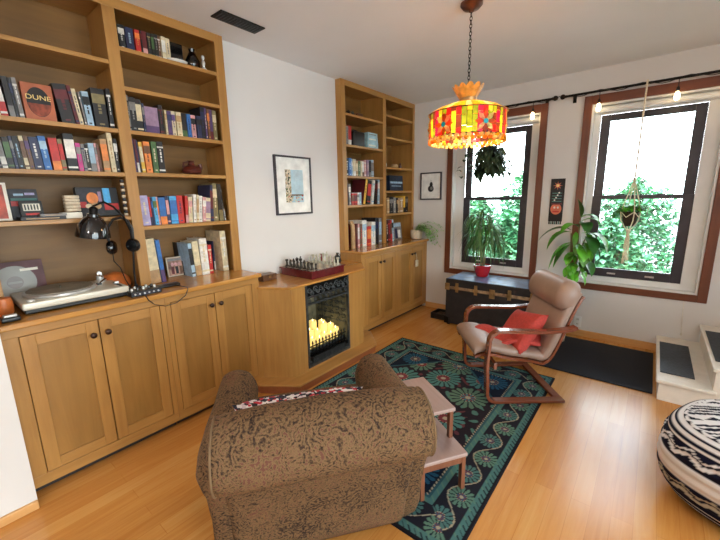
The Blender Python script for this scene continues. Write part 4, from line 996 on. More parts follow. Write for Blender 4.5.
mm.tube(pts,.0035,'black_plastic',6); mm.build('cord',root,smooth=True)
for i,(bx_,bz) in enumerate([(-1.375,2.37),(-.29,2.36),(.285,2.352),(.84,2.355),(1.18,2.36)]):
    mm=MB(); mm.cyl((bx_,0,-.004),(bx_,0,bz-2.425),.003,'black_plastic',6); mm.lathe([(.012,-.03),(.014,-.005),(.006,.01),(0,.012)],'black_plastic',(bx_,0,bz-2.425-.005),12); so=mm.build('lamp_holder',root,smooth=True)
    mm=MB(); mm.lathe([(.010,0),(.018,-.025),(.021,-.045),(.015,-.065),(0,-.072)],'bulb_glass' if i else 'bulb_glass',(bx_,0,bz-2.425-.035),14); mm.build('bulb',so,smooth=True)

# ------------------------------------------------------------------ stained glass pendant
LX,LY=-1.01,2.37
root=thing('pendant_lamp','stained glass drum pendant lamp hanging on a chain','pendant lamp',(LX,LY,ZC))
def LP(nm,fn,parent=root,**k):
    mm=MB(); fn(mm); return mm.build(nm,parent,**k)
LP('ceiling_rose',lambda q:q.lathe([(.066,0),(.066,-.012),(.05,-.03),(.02,-.038),(.012,-.05),(0,-.05)],'copper_dark',n=28),smooth=True)
def chain(q):
    z=-.05; k=0
    while z>-.44:
        pts=[]
        for i in range(13):
            a=2*PI*i/12; dx=.0075*math.cos(a); dz=.0135*math.sin(a)
            pts.append((dx if k%2 else 0,0 if k%2 else dx,z-.0135+dz))
        q.tube(pts,.0022,'black_metal',6); z-=.021; k+=1
LP('chain',chain,smooth=True)
zt=-.635; zb=-.815; R=.238
LP('neck',lambda q:q.lathe([(.004,-.44),(.012,-.455),(.05,-.535),(.055,-.545),(.05,-.565)],'brass',n=24),smooth=True)
def crown(q):
    for k in range(12):
        a=2*PI*k/12; c,s_=math.cos(a),math.sin(a); w=.034
        pr=[(.05,-.548,.6),(.066,-.52,1),(.085,-.49,1.15),(.096,-.475,.7),(.1,-.468,.15)]
        vs=[]
        for (rr,z,wf) in pr:
            for sd in (-1,1): vs.append((rr*c-sd*w*wf*.62*s_,rr*s_+sd*w*wf*.62*c,z))
        q.add(vs,[(i*2,i*2+1,i*2+3,i*2+2) for i in range(4)],'crown_amber')
LP('crown_petals',crown)
def dome(q):
    n=36
    for k in range(n):
        a0=2*PI*(k+.04)/n; a1=2*PI*(k+.96)/n; pr=[(.055,-.565),(.12,-.58),(.19,-.605),(.25,-.636)]
        vs=[(rr*math.cos(a),rr*math.sin(a),z) for rr,z in pr for a in (a0,a1)]
        q.add(vs,[(i*2,i*2+1,i*2+3,i*2+2) for i in range(3)],['sg_amber','sg_yellow','sg_cream'][k%3])
LP('shade_dome',dome)
cols=['sg_red','sg_yellow','sg_green','sg_brown','sg_magenta','sg_magenta','sg_brown','sg_yellow','sg_green','sg_green','sg_red','sg_brown','sg_yellow','sg_red','sg_brown','sg_green']
def drum(q):
    n=48; rr_=random.Random(4)
    for k in range(n):
        a0=2*PI*(k+.04)/n; a1=2*PI*(k+.96)/n; zz=[zt,zt-rr_.uniform(.02,.05),zt-rr_.uniform(.09,.13),zb+.03]; base_=cols[(k*5//3)%len(cols)]
        for i in range(3):
            cc=base_ if rr_.random()<.72 else rr_.choice(cols)
            q.add([(R*math.cos(a),R*math.sin(a),z) for z in (zz[i]-.001,zz[i+1]+.001) for a in (a0,a1)],[(0,1,3,2)],cc)
LP('shade_drum',drum)
def leads(q):
    n=48
    for z in (zt,zb+.03):
        q.tube([(R*math.cos(2*PI*i/48),R*math.sin(2*PI*i/48),z) for i in range(49)],.0035,'lead',5)
    for k in range(n):
        a=2*PI*k/n; q.cyl((R*math.cos(a),R*math.sin(a),zt),(R*math.cos(a),R*math.sin(a),zb+.03),.0016,'lead',4)
LP('leading',leads)
def flower(q,k):
    a=2*PI*k/6-.72; c,s_=math.cos(a),math.sin(a); zc=-.725
    def P(u_,v_,o=.006): return ((R+o)*c-u_*s_,(R+o)*s_+u_*c,zc+v_)
    q.add([P(.018*math.cos(t_*PI/5),.018*math.sin(t_*PI/5),.005) for t_ in range(10)],[tuple(range(10))],'lead')
    for j in range(8):
        b=j*PI/4
        pts=[P(.012*math.cos(b-.5),.012*math.sin(b-.5)),P(.044*math.cos(b-.34),.044*math.sin(b-.34)),P(.070*math.cos(b),.070*math.sin(b)),P(.044*math.cos(b+.34),.044*math.sin(b+.34)),P(.012*math.cos(b+.5),.012*math.sin(b+.5))]
        q.add(pts,[(0,1,2,3,4)],'sg_cream' if j%2 else 'sg_orange')
    q.add([P(.015*math.cos(t_*PI/5),.015*math.sin(t_*PI/5),.009) for t_ in range(10)],[tuple(range(10))],'sg_turquoise')
for k in range(6): LP('glass_flower',lambda q:flower(q,k))
def skirt(q):
    n=40; rr_=random.Random(9)
    for k in range(n):
        a=2*PI*k/n; 
        for (z,o) in ((zb+.022,0),(zb+.004,.5)):
            aa=2*PI*(k+o)/n; q.lathe([(0,-.013),(.012,-.008),(.015,0),(.012,.008),(0,.012)],rr_.choice(['sg_cream','sg_cream','sg_cream','sg_amber','sg_yellow']),((R-.004)*math.cos(aa),(R-.004)*math.sin(aa),z),8)
LP('glass_bead_skirt',skirt,smooth=True)
LP('bulb_holder',lambda q:q.lathe([(.006,-.565),(.018,-.6),(.02,-.66),(0,-.66)],'brass',n=14),smooth=True)
LP('bulb',lambda q:q.lathe([(.012,-.66),(.03,-.69),(.034,-.715),(.025,-.74),(0,-.75)],'bulb_glass',n=16),smooth=True)
def spot(q):
    pass

# ------------------------------------------------------------------ trunk and things by the window
tx0,tx1,ty0,ty1=-1.80,-.72,3.80,4.25
root=thing('steamer_trunk','black steamer trunk with tan banding under the left window','trunk',((tx0+tx1)/2,(ty0+ty1)/2,0)); X=Matrix.Translation((-(tx0+tx1)/2,-(ty0+ty1)/2,0))
def TR(nm,fn,parent=root,**k):
    mm=MB(); mm.X=X; fn(mm); return mm.build(nm,parent,**k)
TR('trunk_body',lambda q:q.box(tx0,tx1,ty0,ty1,.02,.455,'trunk_black'),bevel=.004)
lid=TR('lid',lambda q:q.box(tx0-.004,tx1+.004,ty0-.004,ty1+.004,.457,.556,'trunk_black'),bevel=.006)
TR('lid_top',lambda q:q.box(tx0+.008,tx1-.008,ty0+.008,ty1-.008,.5565,.5605,'trunk_top_sheen'),lid,bevel=.002)
TR('band',lambda q:(q.box(tx0-.002,tx1+.002,ty0-.012,ty0-.005,.44,.472,'trunk_trim'),))
for k,xx in enumerate((tx0+.14,tx0+.36,tx1-.36,tx1-.14)):
    TR('hasp',lambda q:(q.box(xx-.018,xx+.018,ty0-.018,ty0-.012,.41,.52,'brass'),q.box(xx-.03,xx+.03,ty0-.017,ty0-.0125,.44,.475,'brass')),bevel=.002)
xx=(tx0+tx1)/2
TR('lock_plate',lambda q:(q.box(xx-.03,xx+.03,ty0-.018,ty0-.012,.40,.50,'brass'),q.lathe([(.0,-.006),(.014,-.005),(.016,0)],'brass',(xx,ty0-.018,.455),14,'y')),bevel=.002)
for xx in (tx0+.02,tx1-.02):
    for zz in (.05,.455,):
        TR('corner_guard',lambda q:(q.box(xx-.028,xx+.028,ty0-.014,ty0-.004,zz-.03,zz+.05,'brass' if zz>.2 else 'black_metal'),),bevel=.003)
for xx in (tx0+.03,tx1-.03):
    for yy in (ty0+.03,ty1-.03): TR('foot',lambda q:q.lathe([(.02,0),(.022,.02)],'black_metal',(xx,yy,0),12))
root=thing('shoe_tray','small black open tray on the floor left of the trunk','tray',(-1.93,3.99,0))
mm=MB(); mm.box(-.11,.09,-.1,.1,0,.012,'black_plastic'); mm.box(-.11,-.10,-.1,.1,.012,.075,'black_plastic'); mm.box(.08,.09,-.1,.1,.012,.075,'black_plastic'); mm.box(-.10,.08,-.1,-.09,.012,.075,'black_plastic'); mm.box(-.10,.08,.09,.1,.012,.075,'black_plastic'); mm.build('tray',root,bevel=.003)
mm=MB(); mm.rbox((-.01,0,.035),(.12,.13,.04),.015,'soil',2); mm.build('tray_contents',root,smooth=True)

# red pot plant
root=thing('potted_plant','grassy-leaved plant in a red glazed pot on the trunk','plant',(-1.50,4.12,.5608))
mm=MB(); mm.lathe([(.058,0),(.07,.012),(.088,.07),(.094,.10),(.098,.105),(.098,.135),(.09,.137),(.086,.12),(0,.118)],'pot_red',n=28); mm.build('pot',root,smooth=True)
mm=MB(); mm.lathe([(.085,.119),(.05,.127),(0,.13)],'soil',n=20); mm.build('soil',root)
rp=random.Random(11); mm=MB()
tops=[]
for k in range(5):
    a=k*1.3; tp=(.06*math.cos(a),.03*math.sin(a),-0+.40+.12*(k%3)); tops.append(tp); mm.tube([(.02*math.cos(a),.02*math.sin(a),.12),(.03*math.cos(a),.02*math.sin(a),.25),tp],.006,'stem',6)
mm.build('stems',root,smooth=True)
mm=MB()
for tp in tops:
    for j in range(46):
        a=rp.uniform(0,2*PI); el=rp.uniform(.2,1.3)
        d_=(math.cos(a)*math.cos(el),math.sin(a)*math.cos(el)*.55-.1,math.sin(el))
        mm.leaf(tp,d_,rp.uniform(.28,.46),.018,'leaf_grass' if rp.random()<.7 else 'leaf_deep',rp.uniform(2.2,3.8),8,.1)
mm.build('foliage',root)
# floor plant behind the chair
root=thing('floor_plant','tall broad-leaved green houseplant behind the lounge chair','plant',(-.655,4.02,0))
mm=MB(); mm.lathe([(.07,0),(.08,.01),(.105,.26),(.11,.27),(.11,.30),(.10,.30),(.098,.27),(0,.265)],'pot_cream',n=28); mm.build('pot',root,smooth=True)
mm=MB(); mm.lathe([(.096,.268),(0,.275)],'soil',n=20); mm.build('soil',root)
mm=MB()
stems=[[(0,0,.26),(.0,0,.6),(-.02,-.01,.92),(-.05,-.03,1.12)],[(.03,.0,.26),(.03,-.02,.6),(.05,-.03,.95),(.08,-.05,1.1)],[(-.02,.02,.26),(.02,.0,.7),(.02,0,1.0),(.0,-.02,1.25)],[(.0,.03,.26),(.06,.02,.6),(.10,-.02,.85)]]
for st in stems: mm.tube(st,.009,'stem',8,.005)
mm.build('stems',root,smooth=True).rotation_euler=(0,.09,0)
mm=MB()
LV=[((-.05,-.03,1.12),(-1,-.1,.25),.30,.095,1.2),((-.05,-.03,1.10),(-.8,-.4,.0),.26,.10,1.6),((-.04,-.03,1.0),(-.6,-.1,-.5),.30,.15,1.4),((0,-.02,1.25),(-.15,-.1,1),.16,.07,.8),((0,-.02,1.24),(.6,-.1,.6),.2,.08,1.8),((.08,-.05,1.1),(.9,-.2,.3),.26,.10,1.8),((.08,-.05,1.08),(.5,-.5,-.1),.2,.10,1.4),((.07,-.04,1.04),(.9,.1,.0),.24,.10,1.9),((.06,-.03,1.0),(.7,-.4,-.3),.18,.09,1.2),((.1,-.02,.85),(.5,-.3,-.2),.16,.09,1.2),((.05,-.03,.95),(.3,-.6,.3),.18,.10,1.8),((0,0,1.15),(-.5,-.5,.5),.2,.08,1.6),((.02,0,1.18),(.3,-.5,.5),.18,.08,2.),((.0,0,1.2),(.8,.0,.7),.24,.07,1.6),((.08,-.04,.98),(.2,-.4,-.7),.18,.09,.6),((.1,-.02,.88),(.1,-.2,-.8),.14,.07,.5),((-.04,-.02,.98),(-.5,-.2,-.8),.24,.12,.6),((.03,0,1.1),(.9,-.1,.15),.22,.09,2.0)]
for i,(b_,d_,L_,W_,dr) in enumerate(LV): mm.leaf((b_[0],b_[1],b_[2]+.03),d_,L_*1.15,W_*1.35,'leaf_green' if i%3 else 'leaf_deep',dr,8,.12)
for i in range(34):
    z=rp.uniform(.72,1.25); mm.leaf((rp.uniform(-.02,.09),-.02,z),(rp.uniform(-.5,1),rp.uniform(-.8,.1),rp.uniform(-.6,.6)),rp.uniform(.11,.18),rp.uniform(.05,.08),'leaf_green',1.5,7,.12)
mm.build('foliage',root,smooth=True).rotation_euler=(0,.09,0)
# cream pot with trailing plant
root=thing('potted_plant','trailing pale green plant in a cream ribbed pot on the far worktop','plant',(-2.43,4.19,.9405))
mm=MB(); mm.lathe([(.055,0),(.07,.01),(.078,.05),(.08,.09),(.076,.12),(.07,.12),(.07,.1),(0,.1)],'pot_cream',n=26); mm.build('pot',root,smooth=True)
mm=MB()
for k in range(16):
    a=rp.uniform(-1.3,.9); L_=rp.uniform(.12,.30); P=Vector((.0,.0,.1)); d_=Vector((math.cos(a),math.sin(a)*.3,rp.uniform(.3,1.4))).normalized(); pts=[tuple(P)]
    for j in range(9):
        P=P+d_*(L_/6); P.y=min(P.y,.095); d_=(d_+Vector((.03,0,-.28))).normalized(); pts.append(tuple(P))
        for q_ in range(3):
            mm.leaf(tuple(P),(rp.uniform(-1,1),rp.uniform(-1,.2),rp.uniform(-.3,.8)),rp.uniform(.03,.05),.02,'leaf_pale' if rp.random()<.7 else 'leaf_green',1,3)
    mm.tube(pts,.0018,'leaf_pale',4)
mm.build('foliage',root)
# macrame hanger
hx,hy=-.17,YW-.13
root=thing('macrame_hanger','cream macrame hanger with green plant before the right window','hanging planter',(hx,hy,2.425))
mm=MB(); mm.tube([(0,.04,.012),(0,.02,.02),(0,-.0,.0),(0,0,-.3),(0,0,-.82)],.007,'rope',8)
mm.tube([(.014*math.cos(2*PI*i/10),.04+.0,.014*math.sin(2*PI*i/10)) for i in range(11)],.006,'rope',6)
mm.build('hanging_rope',root,smooth=True)
mm=MB()
for k in range(4):
    a=k*PI/2+.4; c,s_=math.cos(a),math.sin(a); mm.tube([(0,0,-.82),(.02*c,.02*s_,-.88),(.06*c,.06*s_,-1.03),(.078*c,.078*s_,-1.11),(.07*c,.07*s_,-1.18),(.03*c,.03*s_,-1.25),(0,0,-1.28)],.0045,'rope',6)
    a2=a+PI/4; mm.tube([(.078*c,.078*s_,-1.10),(.07*math.cos(a2),.07*math.sin(a2),-1.15),(.078*math.cos(a+PI/2),.078*math.sin(a+PI/2),-1.10)],.004,'rope',6)
mm.lathe([(0,.02),(.014,.01),(.014,-.01),(0,-.02)],'rope',(0,0,-.82),10); mm.lathe([(0,.02),(.016,.01),(.016,-.01),(0,-.02)],'rope',(0,0,-1.28),10)
mm.build('knotted_net',root,smooth=True)
mm=MB()
for k in range(14): mm.tube([(.008*math.cos(k),.008*math.sin(k),-1.28),(.02*math.cos(k),.02*math.sin(k),-1.42),(.024*math.cos(k*1.3),.022*math.sin(k*1.3),-1.55-.02*(k%3))],.003,'rope',5)
mm.build('tassel',root)
mm=MB(); mm.lathe([(.03,-1.235),(.05,-1.2),(.058,-1.15),(.06,-1.11),(.056,-1.105),(.05,-1.12),(0,-1.12)],'soil',n=22); mm.build('plant_pot',root,smooth=True)
mm=MB()
for k in range(90):
    a=rp.uniform(0,2*PI); mm.leaf((rp.uniform(-.03,.03),rp.uniform(-.03,.03),-1.09),(math.cos(a),math.sin(a)*.6,rp.uniform(.2,1.6)),rp.uniform(.07,.13),.042,'leaf_deep' if k%2 else 'leaf_green',1.6,5)
for k in range(3):
    P=Vector((-.05,-.02+k*.01,-1.08)); d_=Vector((-.8,-.1,.1-.2*k)).normalized()
    for j in range(13):
        P=P+d_*.03; d_=(d_+Vector((.1,0,-.5))).normalized(); mm.leaf(tuple(P),(rp.uniform(-1,1),-.3,rp.uniform(-.6,.3)),.045,.032,'leaf_deep',1,4)
mm.build('foliage',root)
# dark hanging plant behind the lamp
root=thing('hanging_plant','dark-leaved hanging plant before the left window, behind the pendant lamp','hanging planter',(-1.50,YW-.12,2.425))
mm=MB()
for k in range(3): mm.tube([(0,.02,.0),(.03*math.cos(k*2.1),.03*math.sin(k*2.1),-.2),(.085*math.cos(k*2.1),.085*math.sin(k*2.1),-.40)],.002,'black_plastic',5)
mm.build('hanger_cord',root)
mm=MB(); mm.lathe([(.04,-.52),(.06,-.50),(.07,-.42),(.074,-.40),(.068,-.40),(0,-.42)],'cover_black',n=22); mm.build('plant_pot',root,smooth=True)
mm=MB()
for k in range(170):
    a=rp.uniform(0,2*PI); mm.leaf((.07*math.cos(a),.05*math.sin(a),-.42-rp.uniform(0,.27)),(math.cos(a),math.sin(a)*.5-.1,rp.uniform(-.5,.8)),rp.uniform(.10,.19),.06,'leaf_dark',2.2,6)
for (dx,dd) in ((-.5,.25),(.25,.55),(.1,.7),(-.2,.6),(.5,.35),(.0,.8)):
    P=Vector((.08*dx,-.05,-.42)); d_=Vector((dx,-.1,.1)).normalized()
    for j in range(9):
        P=P+d_*(.025+dd*.05); d_=(d_+Vector((0,0,-.45))).normalized(); mm.leaf(tuple(P),(rp.uniform(-1,1),-.3,rp.uniform(-.6,.5)),.07,.05,'leaf_dark',1,4)
        P.y=min(P.y,.06)
mm.build('foliage',root)

# ------------------------------------------------------------------ stairs, mats
root=thing('staircase','white painted steps rising right along the window wall','staircase',(.15,3.76,0)); X=Matrix.Translation((-.15,-3.76,0))
def ST(nm,fn,**k):
    mm=MB(); mm.X=X; fn(mm); return mm.build(nm,root,**k)
for k in range(3):
    x0=.165+k*.28; z=.162+k*.168; zb_=0
    ST('riser',lambda q:q.box(x0,x0+.02 if k<2 else x0+.28,3.245,YW-.02,(z-.168 if k else 0),z-.028,'stair_white'))
    ST('tread',lambda q:q.box(x0-.02,x0+.30,3.215,YW-.02,z-.028,z,'stair_white'),bevel=.008)
    ST('side_panel',lambda q:q.box(x0,x0+.28,3.235,3.245,0,z-.028,'stair_white'))
    o=MB(); o.rbox((0,0,.003),(.195,.72,.006),.002,'rubber',1); o=o.build('stair_mat',None); o.location=(x0+.10,3.725,z+.0003); o.rotation_euler=(0,0,0)
    tag(o,['grey rubber tread mat on the lowest step','grey rubber tread mat on the second step','grey rubber tread mat on the third step'][k],'stair mat','stair tread mats')
mm=MB(); mm.rbox((0,0,.006),(.84,.88,.012),.004,'doormat',2); o=mm.build('door_mat',None,smooth=True); o.location=(-.28,3.735,.0003); tag(o,'dark charcoal floor mat between the lounge chair and the steps','mat')

# ------------------------------------------------------------------ rug
def rugcolor(u_,v_,W,L):
    """u_ across 0..W, v_ along 0..L (metres)"""
    navy=(20,27,40); dark=(36,30,38); teal=(70,108,106); tealb=(46,80,88); blue=(34,78,104); cream=(160,148,126); maroon=(104,50,56); green=(86,120,104)
    e=min(u_,W-u_,v_,L-v_)
    if e<.018: return (24,22,28)
    if e<.04: return teal if int((u_+v_)/.008)%4 else navy
    def ros(dx,dy,R_,npet,c1,c2,cen):
        r_=math.hypot(dx,dy)
        if r_>R_: return None
        a=math.atan2(dy,dx)
        if r_<R_*.14: return cream
        if r_<R_*.34: return cen if int(a*8/PI+20)%2 else maroon
        if r_<R_*.4: return cream if int(a*14/PI+40)%2 else navy
        w_=abs(math.sin(a*npet/2)); lim=R_*(.78+.22*w_)
        if r_<lim: return c1 if w_>.42 else c2
        return None
    if e<.235:
        # wide border with running medallions and white scroll vine
        if .205<e or e<.058: return teal if int((u_+v_)*90)%5 else green
        if min(u_,W-u_)<min(v_,L-v_): t_=v_; n_=(min(u_,W-u_)-.13)
        else: t_=u_; n_=(min(v_,L-v_)-.13)
        k=round(t_/.17); dx=t_-k*.17; off=.018*(1 if k%2 else -1)
        c_=ros(dx,n_-off,.068,14,teal if k%2 else green,navy,blue)
        if c_: return c_
        vine=.05*math.cos(t_/.17*PI)
        if abs(n_-vine)<.004: return cream
        return (30,30,40)
    iu,iv=u_-.235,v_-.235; Wi,Li=W-.47,L-.47
    if e<.262: return tealb if e<.25 else cream if int((u_+v_)/.012)%2 else navy
    # corners : blue triangular quarter fields
    cu=min(iu,Wi-iu); cv=min(iv,Li-iv)
    if cu*.0+cu+cv*.9<.42:
        c_=ros(cu-.15,cv-.14,.12,18,blue,navy,tealb)
        if c_: return c_
        if abs(cu+cv*.9-.41)<.012: return tealb
        return (16,26,42)
    best=None
    for (cx,cy,R_,n_,a_,b_,ce) in ROS:
        dx=iu-cx; dy=iv-cy
        if abs(dx)<R_ and abs(dy)<R_:
            c_=ros(dx,dy,R_,n_,a_,b_,ce)
            if c_: return c_
    s_=math.sin(iu*38+2*math.sin(iv*21))*math.sin(iv*34+2*math.cos(iu*17))
    if s_>.62: return (74,112,104)
    if s_<-.75: return (96,50,54)
    return dark
ROS=[]
tl=(72,116,112); gr_=(86,114,96); nv=(24,28,40)
for (cx,cy,R_,n_,a_,c_) in [(.52,.38,.15,18,gr_,(150,60,62)),(.25,.62,.13,16,tl,(60,110,120)),(.78,.66,.12,14,tl,(120,52,60)),(.50,.78,.15,20,gr_,(120,52,60)),(.22,.98,.14,16,tl,(132,56,60)),(.80,1.0,.13,16,gr_,(60,110,120)),(.52,1.16,.13,18,tl,(120,52,60)),(.54,1.44,.14,18,gr_,(60,110,120)),(.25,1.28,.11,14,gr_,(140,60,62)),(.80,1.3,.12,14,tl,(140,60,62))]:
    ROS.append((cx,cy,R_*1.12,n_,a_,nv,c_))
rx0,rx1,ry0,ry1=-1.97,-.485,1.17,3.12
W_,L_=rx1-rx0,ry1-ry0; nu,nv_=300,394
def colored_grid(name,vs,fs,cols_,mat,parent=None,smooth=False):
    me=bpy.data.meshes.new(name); me.from_pydata(vs,[],fs); me.materials.append(M[mat])
    at=me.color_attributes.new('Col','FLOAT_COLOR','POINT')
    flat=[]
    for c in cols_: flat+=[*lin(c),1.0]
    at.data.foreach_set('color',flat)
    if smooth: me.polygons.foreach_set('use_smooth',[True]*len(me.polygons))
    o=bpy.data.objects.new(name,me); COL.objects.link(o)
    if parent: o.parent=parent
    return o
vs=[];cl=[]
for j in range(nv_+1):
    for i in range(nu+1):
        u_=W_*i/nu; v_=L_*j/nv_; edge=min(i,j,nu-i,nv_-j)
        vs.append((u_-W_/2,v_-L_/2,.009 if edge>0 else .0005)); cl.append(rugcolor(u_,v_,W_,L_))
fs=[(j*(nu+1)+i,j*(nu+1)+i+1,(j+1)*(nu+1)+i+1,(j+1)*(nu+1)+i) for j in range(nv_) for i in range(nu)]
o=colored_grid('area_rug',vs,fs,cl,'rug_weave'); o.location=((rx0+rx1)/2,(ry0+ry1)/2,.0003); tag(o,'dark rug with teal and maroon medallions under the armchair','rug')

# ------------------------------------------------------------------ pouf
def poufcol(a,t_):
    k=(16,18,38); w=(224,222,224); g=(170,160,140)
    # t_ : 0 bottom .. 1 top centre
    tri=abs(((a*14/PI)%1)-.5)*2; tri2=abs(((a*9/PI)%1)-.5)*2
    bands=[(.06,k),(.09,w),(.13,k),(.15,w)]
    if t_<.05: return k
    if t_<.075: return w
    if t_<.11: return k
    if t_<.125: return w
    if t_<.26:
        c=.19+.035*(tri2-.5); return g if abs(t_-c)<.012 or abs(t_-c-.035)<.007 else k
    if t_<.36: return (212,204,198)
    if t_<.37: return w
    if t_<.50:
        c=.43+.04*(tri2-.5); return w if abs(t_-c)<.013 or abs(t_-c-.035)<.006 else k
    if t_<.52: return w
    if t_<.54: return k
    if t_<.565: return w
    if t_<.585: return k
    if t_<.61: return w
    if t_<.64: return k if t_<.61+.03*tri else w
    return None
def poufcap(x,y):
    k=(16,18,38); w=(222,220,222)
    v=(y+.5)%0.19; tri=abs(((x*11)%1)-.5)*2
    if v<.02: return k
    if v<.03: return w
    if v<.075: return k if abs(v-.05-.012*(tri-.5))>.006 else w
    if v<.085: return w
    if v<.1: return k
    if v<.14: return w
    return k if v<.14+.03*tri else w
prf=[(0,.004),(.2,.0),(.27,.012),(.315,.05),(.345,.1),(.36,.155),(.36,.2),(.355,.25),(.348,.30),(.322,.348),(.27,.376),(.18,.388),(.1,.39),(0,.392)]
# resample profile
pp=[]
seg=[]
tot=0
for i in range(1,len(prf)): tot+=math.hypot(prf[i][0]-prf[i-1][0],prf[i][1]-prf[i-1][1]); seg.append(tot)
def pat(s_):
    s_*=tot; p=0
    for i,e in enumerate(seg):
        if s_<=e+1e-9:
            f_=(s_-p)/(e-p); a,b=prf[i],prf[i+1]; return (a[0]+(b[0]-a[0])*f_,a[1]+(b[1]-a[1])*f_)
        p=e
    return prf[-1]
vs=[];cl=[];fs=[]; NS,NA=150,220
s0=seg[1]/tot; s1=seg[9]/tot
for j in range(NS+1):
    s_=j/NS; rr,z=pat(s_)
    for i in range(NA):
        a=2*PI*i/NA; sq=1+.035*math.cos(4*a); ru=1+.012*math.sin(s_*160)*(1 if .1<s_<.9 else 0)
        x,y=rr*math.cos(a)*sq*ru,rr*math.sin(a)*sq*ru
        vs.append((x,y,z+.0))
        t_=(s_-s0)/(s1-s0)*.64
        c=poufcol(a,t_) if s_<s1 else poufcap(x,y)
        cl.append(c or (220,214,208))
for j in range(NS):
    for i in range(NA): fs.append((j*NA+i,j*NA+(i+1)%NA,(j+1)*NA+(i+1)%NA,(j+1)*NA+i))
o=colored_grid('pouf',vs,fs,cl,'pouf_knit',smooth=True); o.scale=(1,1,1.1); o.location=(.515,2.29,0); o.rotation_euler=(0,0,.35); tag(o,'round knitted black and white patterned pouf on the wood floor','pouf')

# ------------------------------------------------------------------ step-stool side table
root=thing('step_stool','walnut two-tier step stool between armchair and lounge chair','stool',(-.70,1.64,.0093),math.atan2(-.54,.84))
# local +x towards camera end (A), +y = left of A ; treads
wy=.27
def SS(nm,fn,**k):
    mm=MB(); fn(mm); return mm.build(nm,root,**k)
SS('top_tread',lambda q:q.box(-.36,0,-wy,0,.372,.392,'table_top_wood'),bevel=.004)
SS('lower_tread',lambda q:q.box(-.20,.12,-wy,0,.192,.212,'table_top_wood'),bevel=.004)
for yy in (-.03,-wy+.008):
    SS('post',lambda q:q.box(-.034,-.008,yy,yy+.022,0.212,.372,'walnut'),bevel=.002)
    SS('front_leg',lambda q:q.box(.088,.116,yy,yy+.022,0,.192,'walnut'),bevel=.002)
    SS('rear_leg',lambda q:q.box(-.352,-.324,yy,yy+.022,0,.372,'walnut'),bevel=.002)
    SS('side_rail',lambda q:(q.box(-.324,.088,yy+.002,yy+.02,.162,.19,'walnut'),q.box(-.324,-.034,yy+.002,yy+.02,.345,.371,'walnut')),bevel=.002)
SS('cross_rail',lambda q:q.box(.09,.114,-wy+.03,-.03,.155,.19,'walnut'),bevel=.002)
# ------------------------------------------------------------------ bentwood lounge chair
root=thing('lounge_chair','bentwood cantilever lounge chair with taupe leather cushion','lounge chair',(-.777,2.82,.0095),math.radians(218.5))
def LCp(nm,fn,parent=root,**k):
    mm=MB(); fn(mm); return mm.build(nm,parent,**k)
def arc(cx,cz,r_,a0,a1,n=8): return [(cx+r_*math.cos(math.radians(a0+(a1-a0)*i/n)),cz+r_*math.sin(math.radians(a0+(a1-a0)*i/n))) for i in range(n+1)]
# x forward
side=[(-.31,.57),(-.27,.555),(-.20,.547),(-.10,.54),(.05,.545),(.17,.55)]+arc(.21,.47,.08,90,0)+[(.30,.30),(.29,.12)]+arc(.22,.08,.07,0,-90)+[(.1,.012),(-.27,.012)]
side=[(x-.02,z) for x,z in side]
for y in (.29,-.29): LCp('arm_frame',lambda q:q.sweep(side,y-.03,y+.03,.022,'bent_wood',.15),smooth=True,angle=35)
LCp('rear_crossbar',lambda q:q.box(-.29,-.235,-.26,.26,.001,.024,'bent_wood'),bevel=.004)
LCp('front_crossbar',lambda q:q.box(.19,.215,-.26,.26,.24,.29,'bent_wood'),bevel=.004)
seatp=[(.35,.345),(.26,.365),(.1,.33),(-.08,.30),(-.15,.285),(-.205,.33),(-.255,.44),(-.30,.57),(-.35,.70),(-.395,.79)]
def smoothp(P,n=6):
    out=[]
    for i in range(len(P)-1):
        p0=P[max(i-1,0)];p1=P[i];p2=P[i+1];p3=P[min(i+2,len(P)-1)]
        for k in range(n):
            t_=k/n; out.append(tuple(.5*((2*p1[a])+(-p0[a]+p2[a])*t_+(2*p0[a]-5*p1[a]+4*p2[a]-p3[a])*t_*t_+(-p0[a]+3*p1[a]-3*p2[a]+p3[a])*t_**3) for a in (0,1)))
    out.append(P[-1]); return out
sp_=smoothp(seatp)
for y in (.225,-.225): LCp('seat_frame',lambda q:q.sweep([(x,z-.012) for x,z in sp_],y-.02,y+.02,.02,'bent_wood',.15),smooth=True,angle=35)
LCp('back_slats',lambda q:[q.box(sp_[i][0]-.012,sp_[i][0]-.002,-.205,.205,sp_[i][1]-.03,sp_[i][1]+.01,'bent_wood') for i in (36,41,46)])
# cushion : profile swept with rounded sides
def cushion(q):
    P=[(x,z) for x,z in sp_]; L=len(P); vs=[];fs=[]; NY=20
    for i in range(L):
        T=Vector((P[min(i+1,L-1)][0]-P[max(i-1,0)][0],P[min(i+1,L-1)][1]-P[max(i-1,0)][1])).normalized(); Nn=Vector((T.y,-T.x))*-1
        Nn=Vector((-T.y,T.x)); Nn=Nn if Nn.dot(Vector((1,1)))>0 else -Nn
        f_=i/(L-1); th=.075
        if f_<.05: th=.045+.03*(f_/.05)**.5
        seam=.0
        for sx in (.17,.30,.46,.60,.72): seam+=math.exp(-((f_-sx)/.008)**2)*.012
        base=Vector(P[i])
        for j in range(NY):
            a=2*PI*j/NY; cy=math.cos(a); cz=math.sin(a)
            y=.255*(abs(cy)**.35)*(1 if cy>0 else -1); h=(abs(cz)**.55)*(1 if cz>0 else -1)
            hh=(th-seam)/2*h+th/2
            p=base+Nn*hh; vs.append((p.x,y,p.y))
    for i in range(L-1):
        for j in range(NY): fs.append((i*NY+j,i*NY+(j+1)%NY,(i+1)*NY+(j+1)%NY,(i+1)*NY+j))
    fs.append(tuple(range(NY))); fs.append(tuple((L-1)*NY+k for k in range(NY)))
    q.add(vs,fs,'leather')
cu=LCp('cushion',cushion,smooth=True,angle=80)
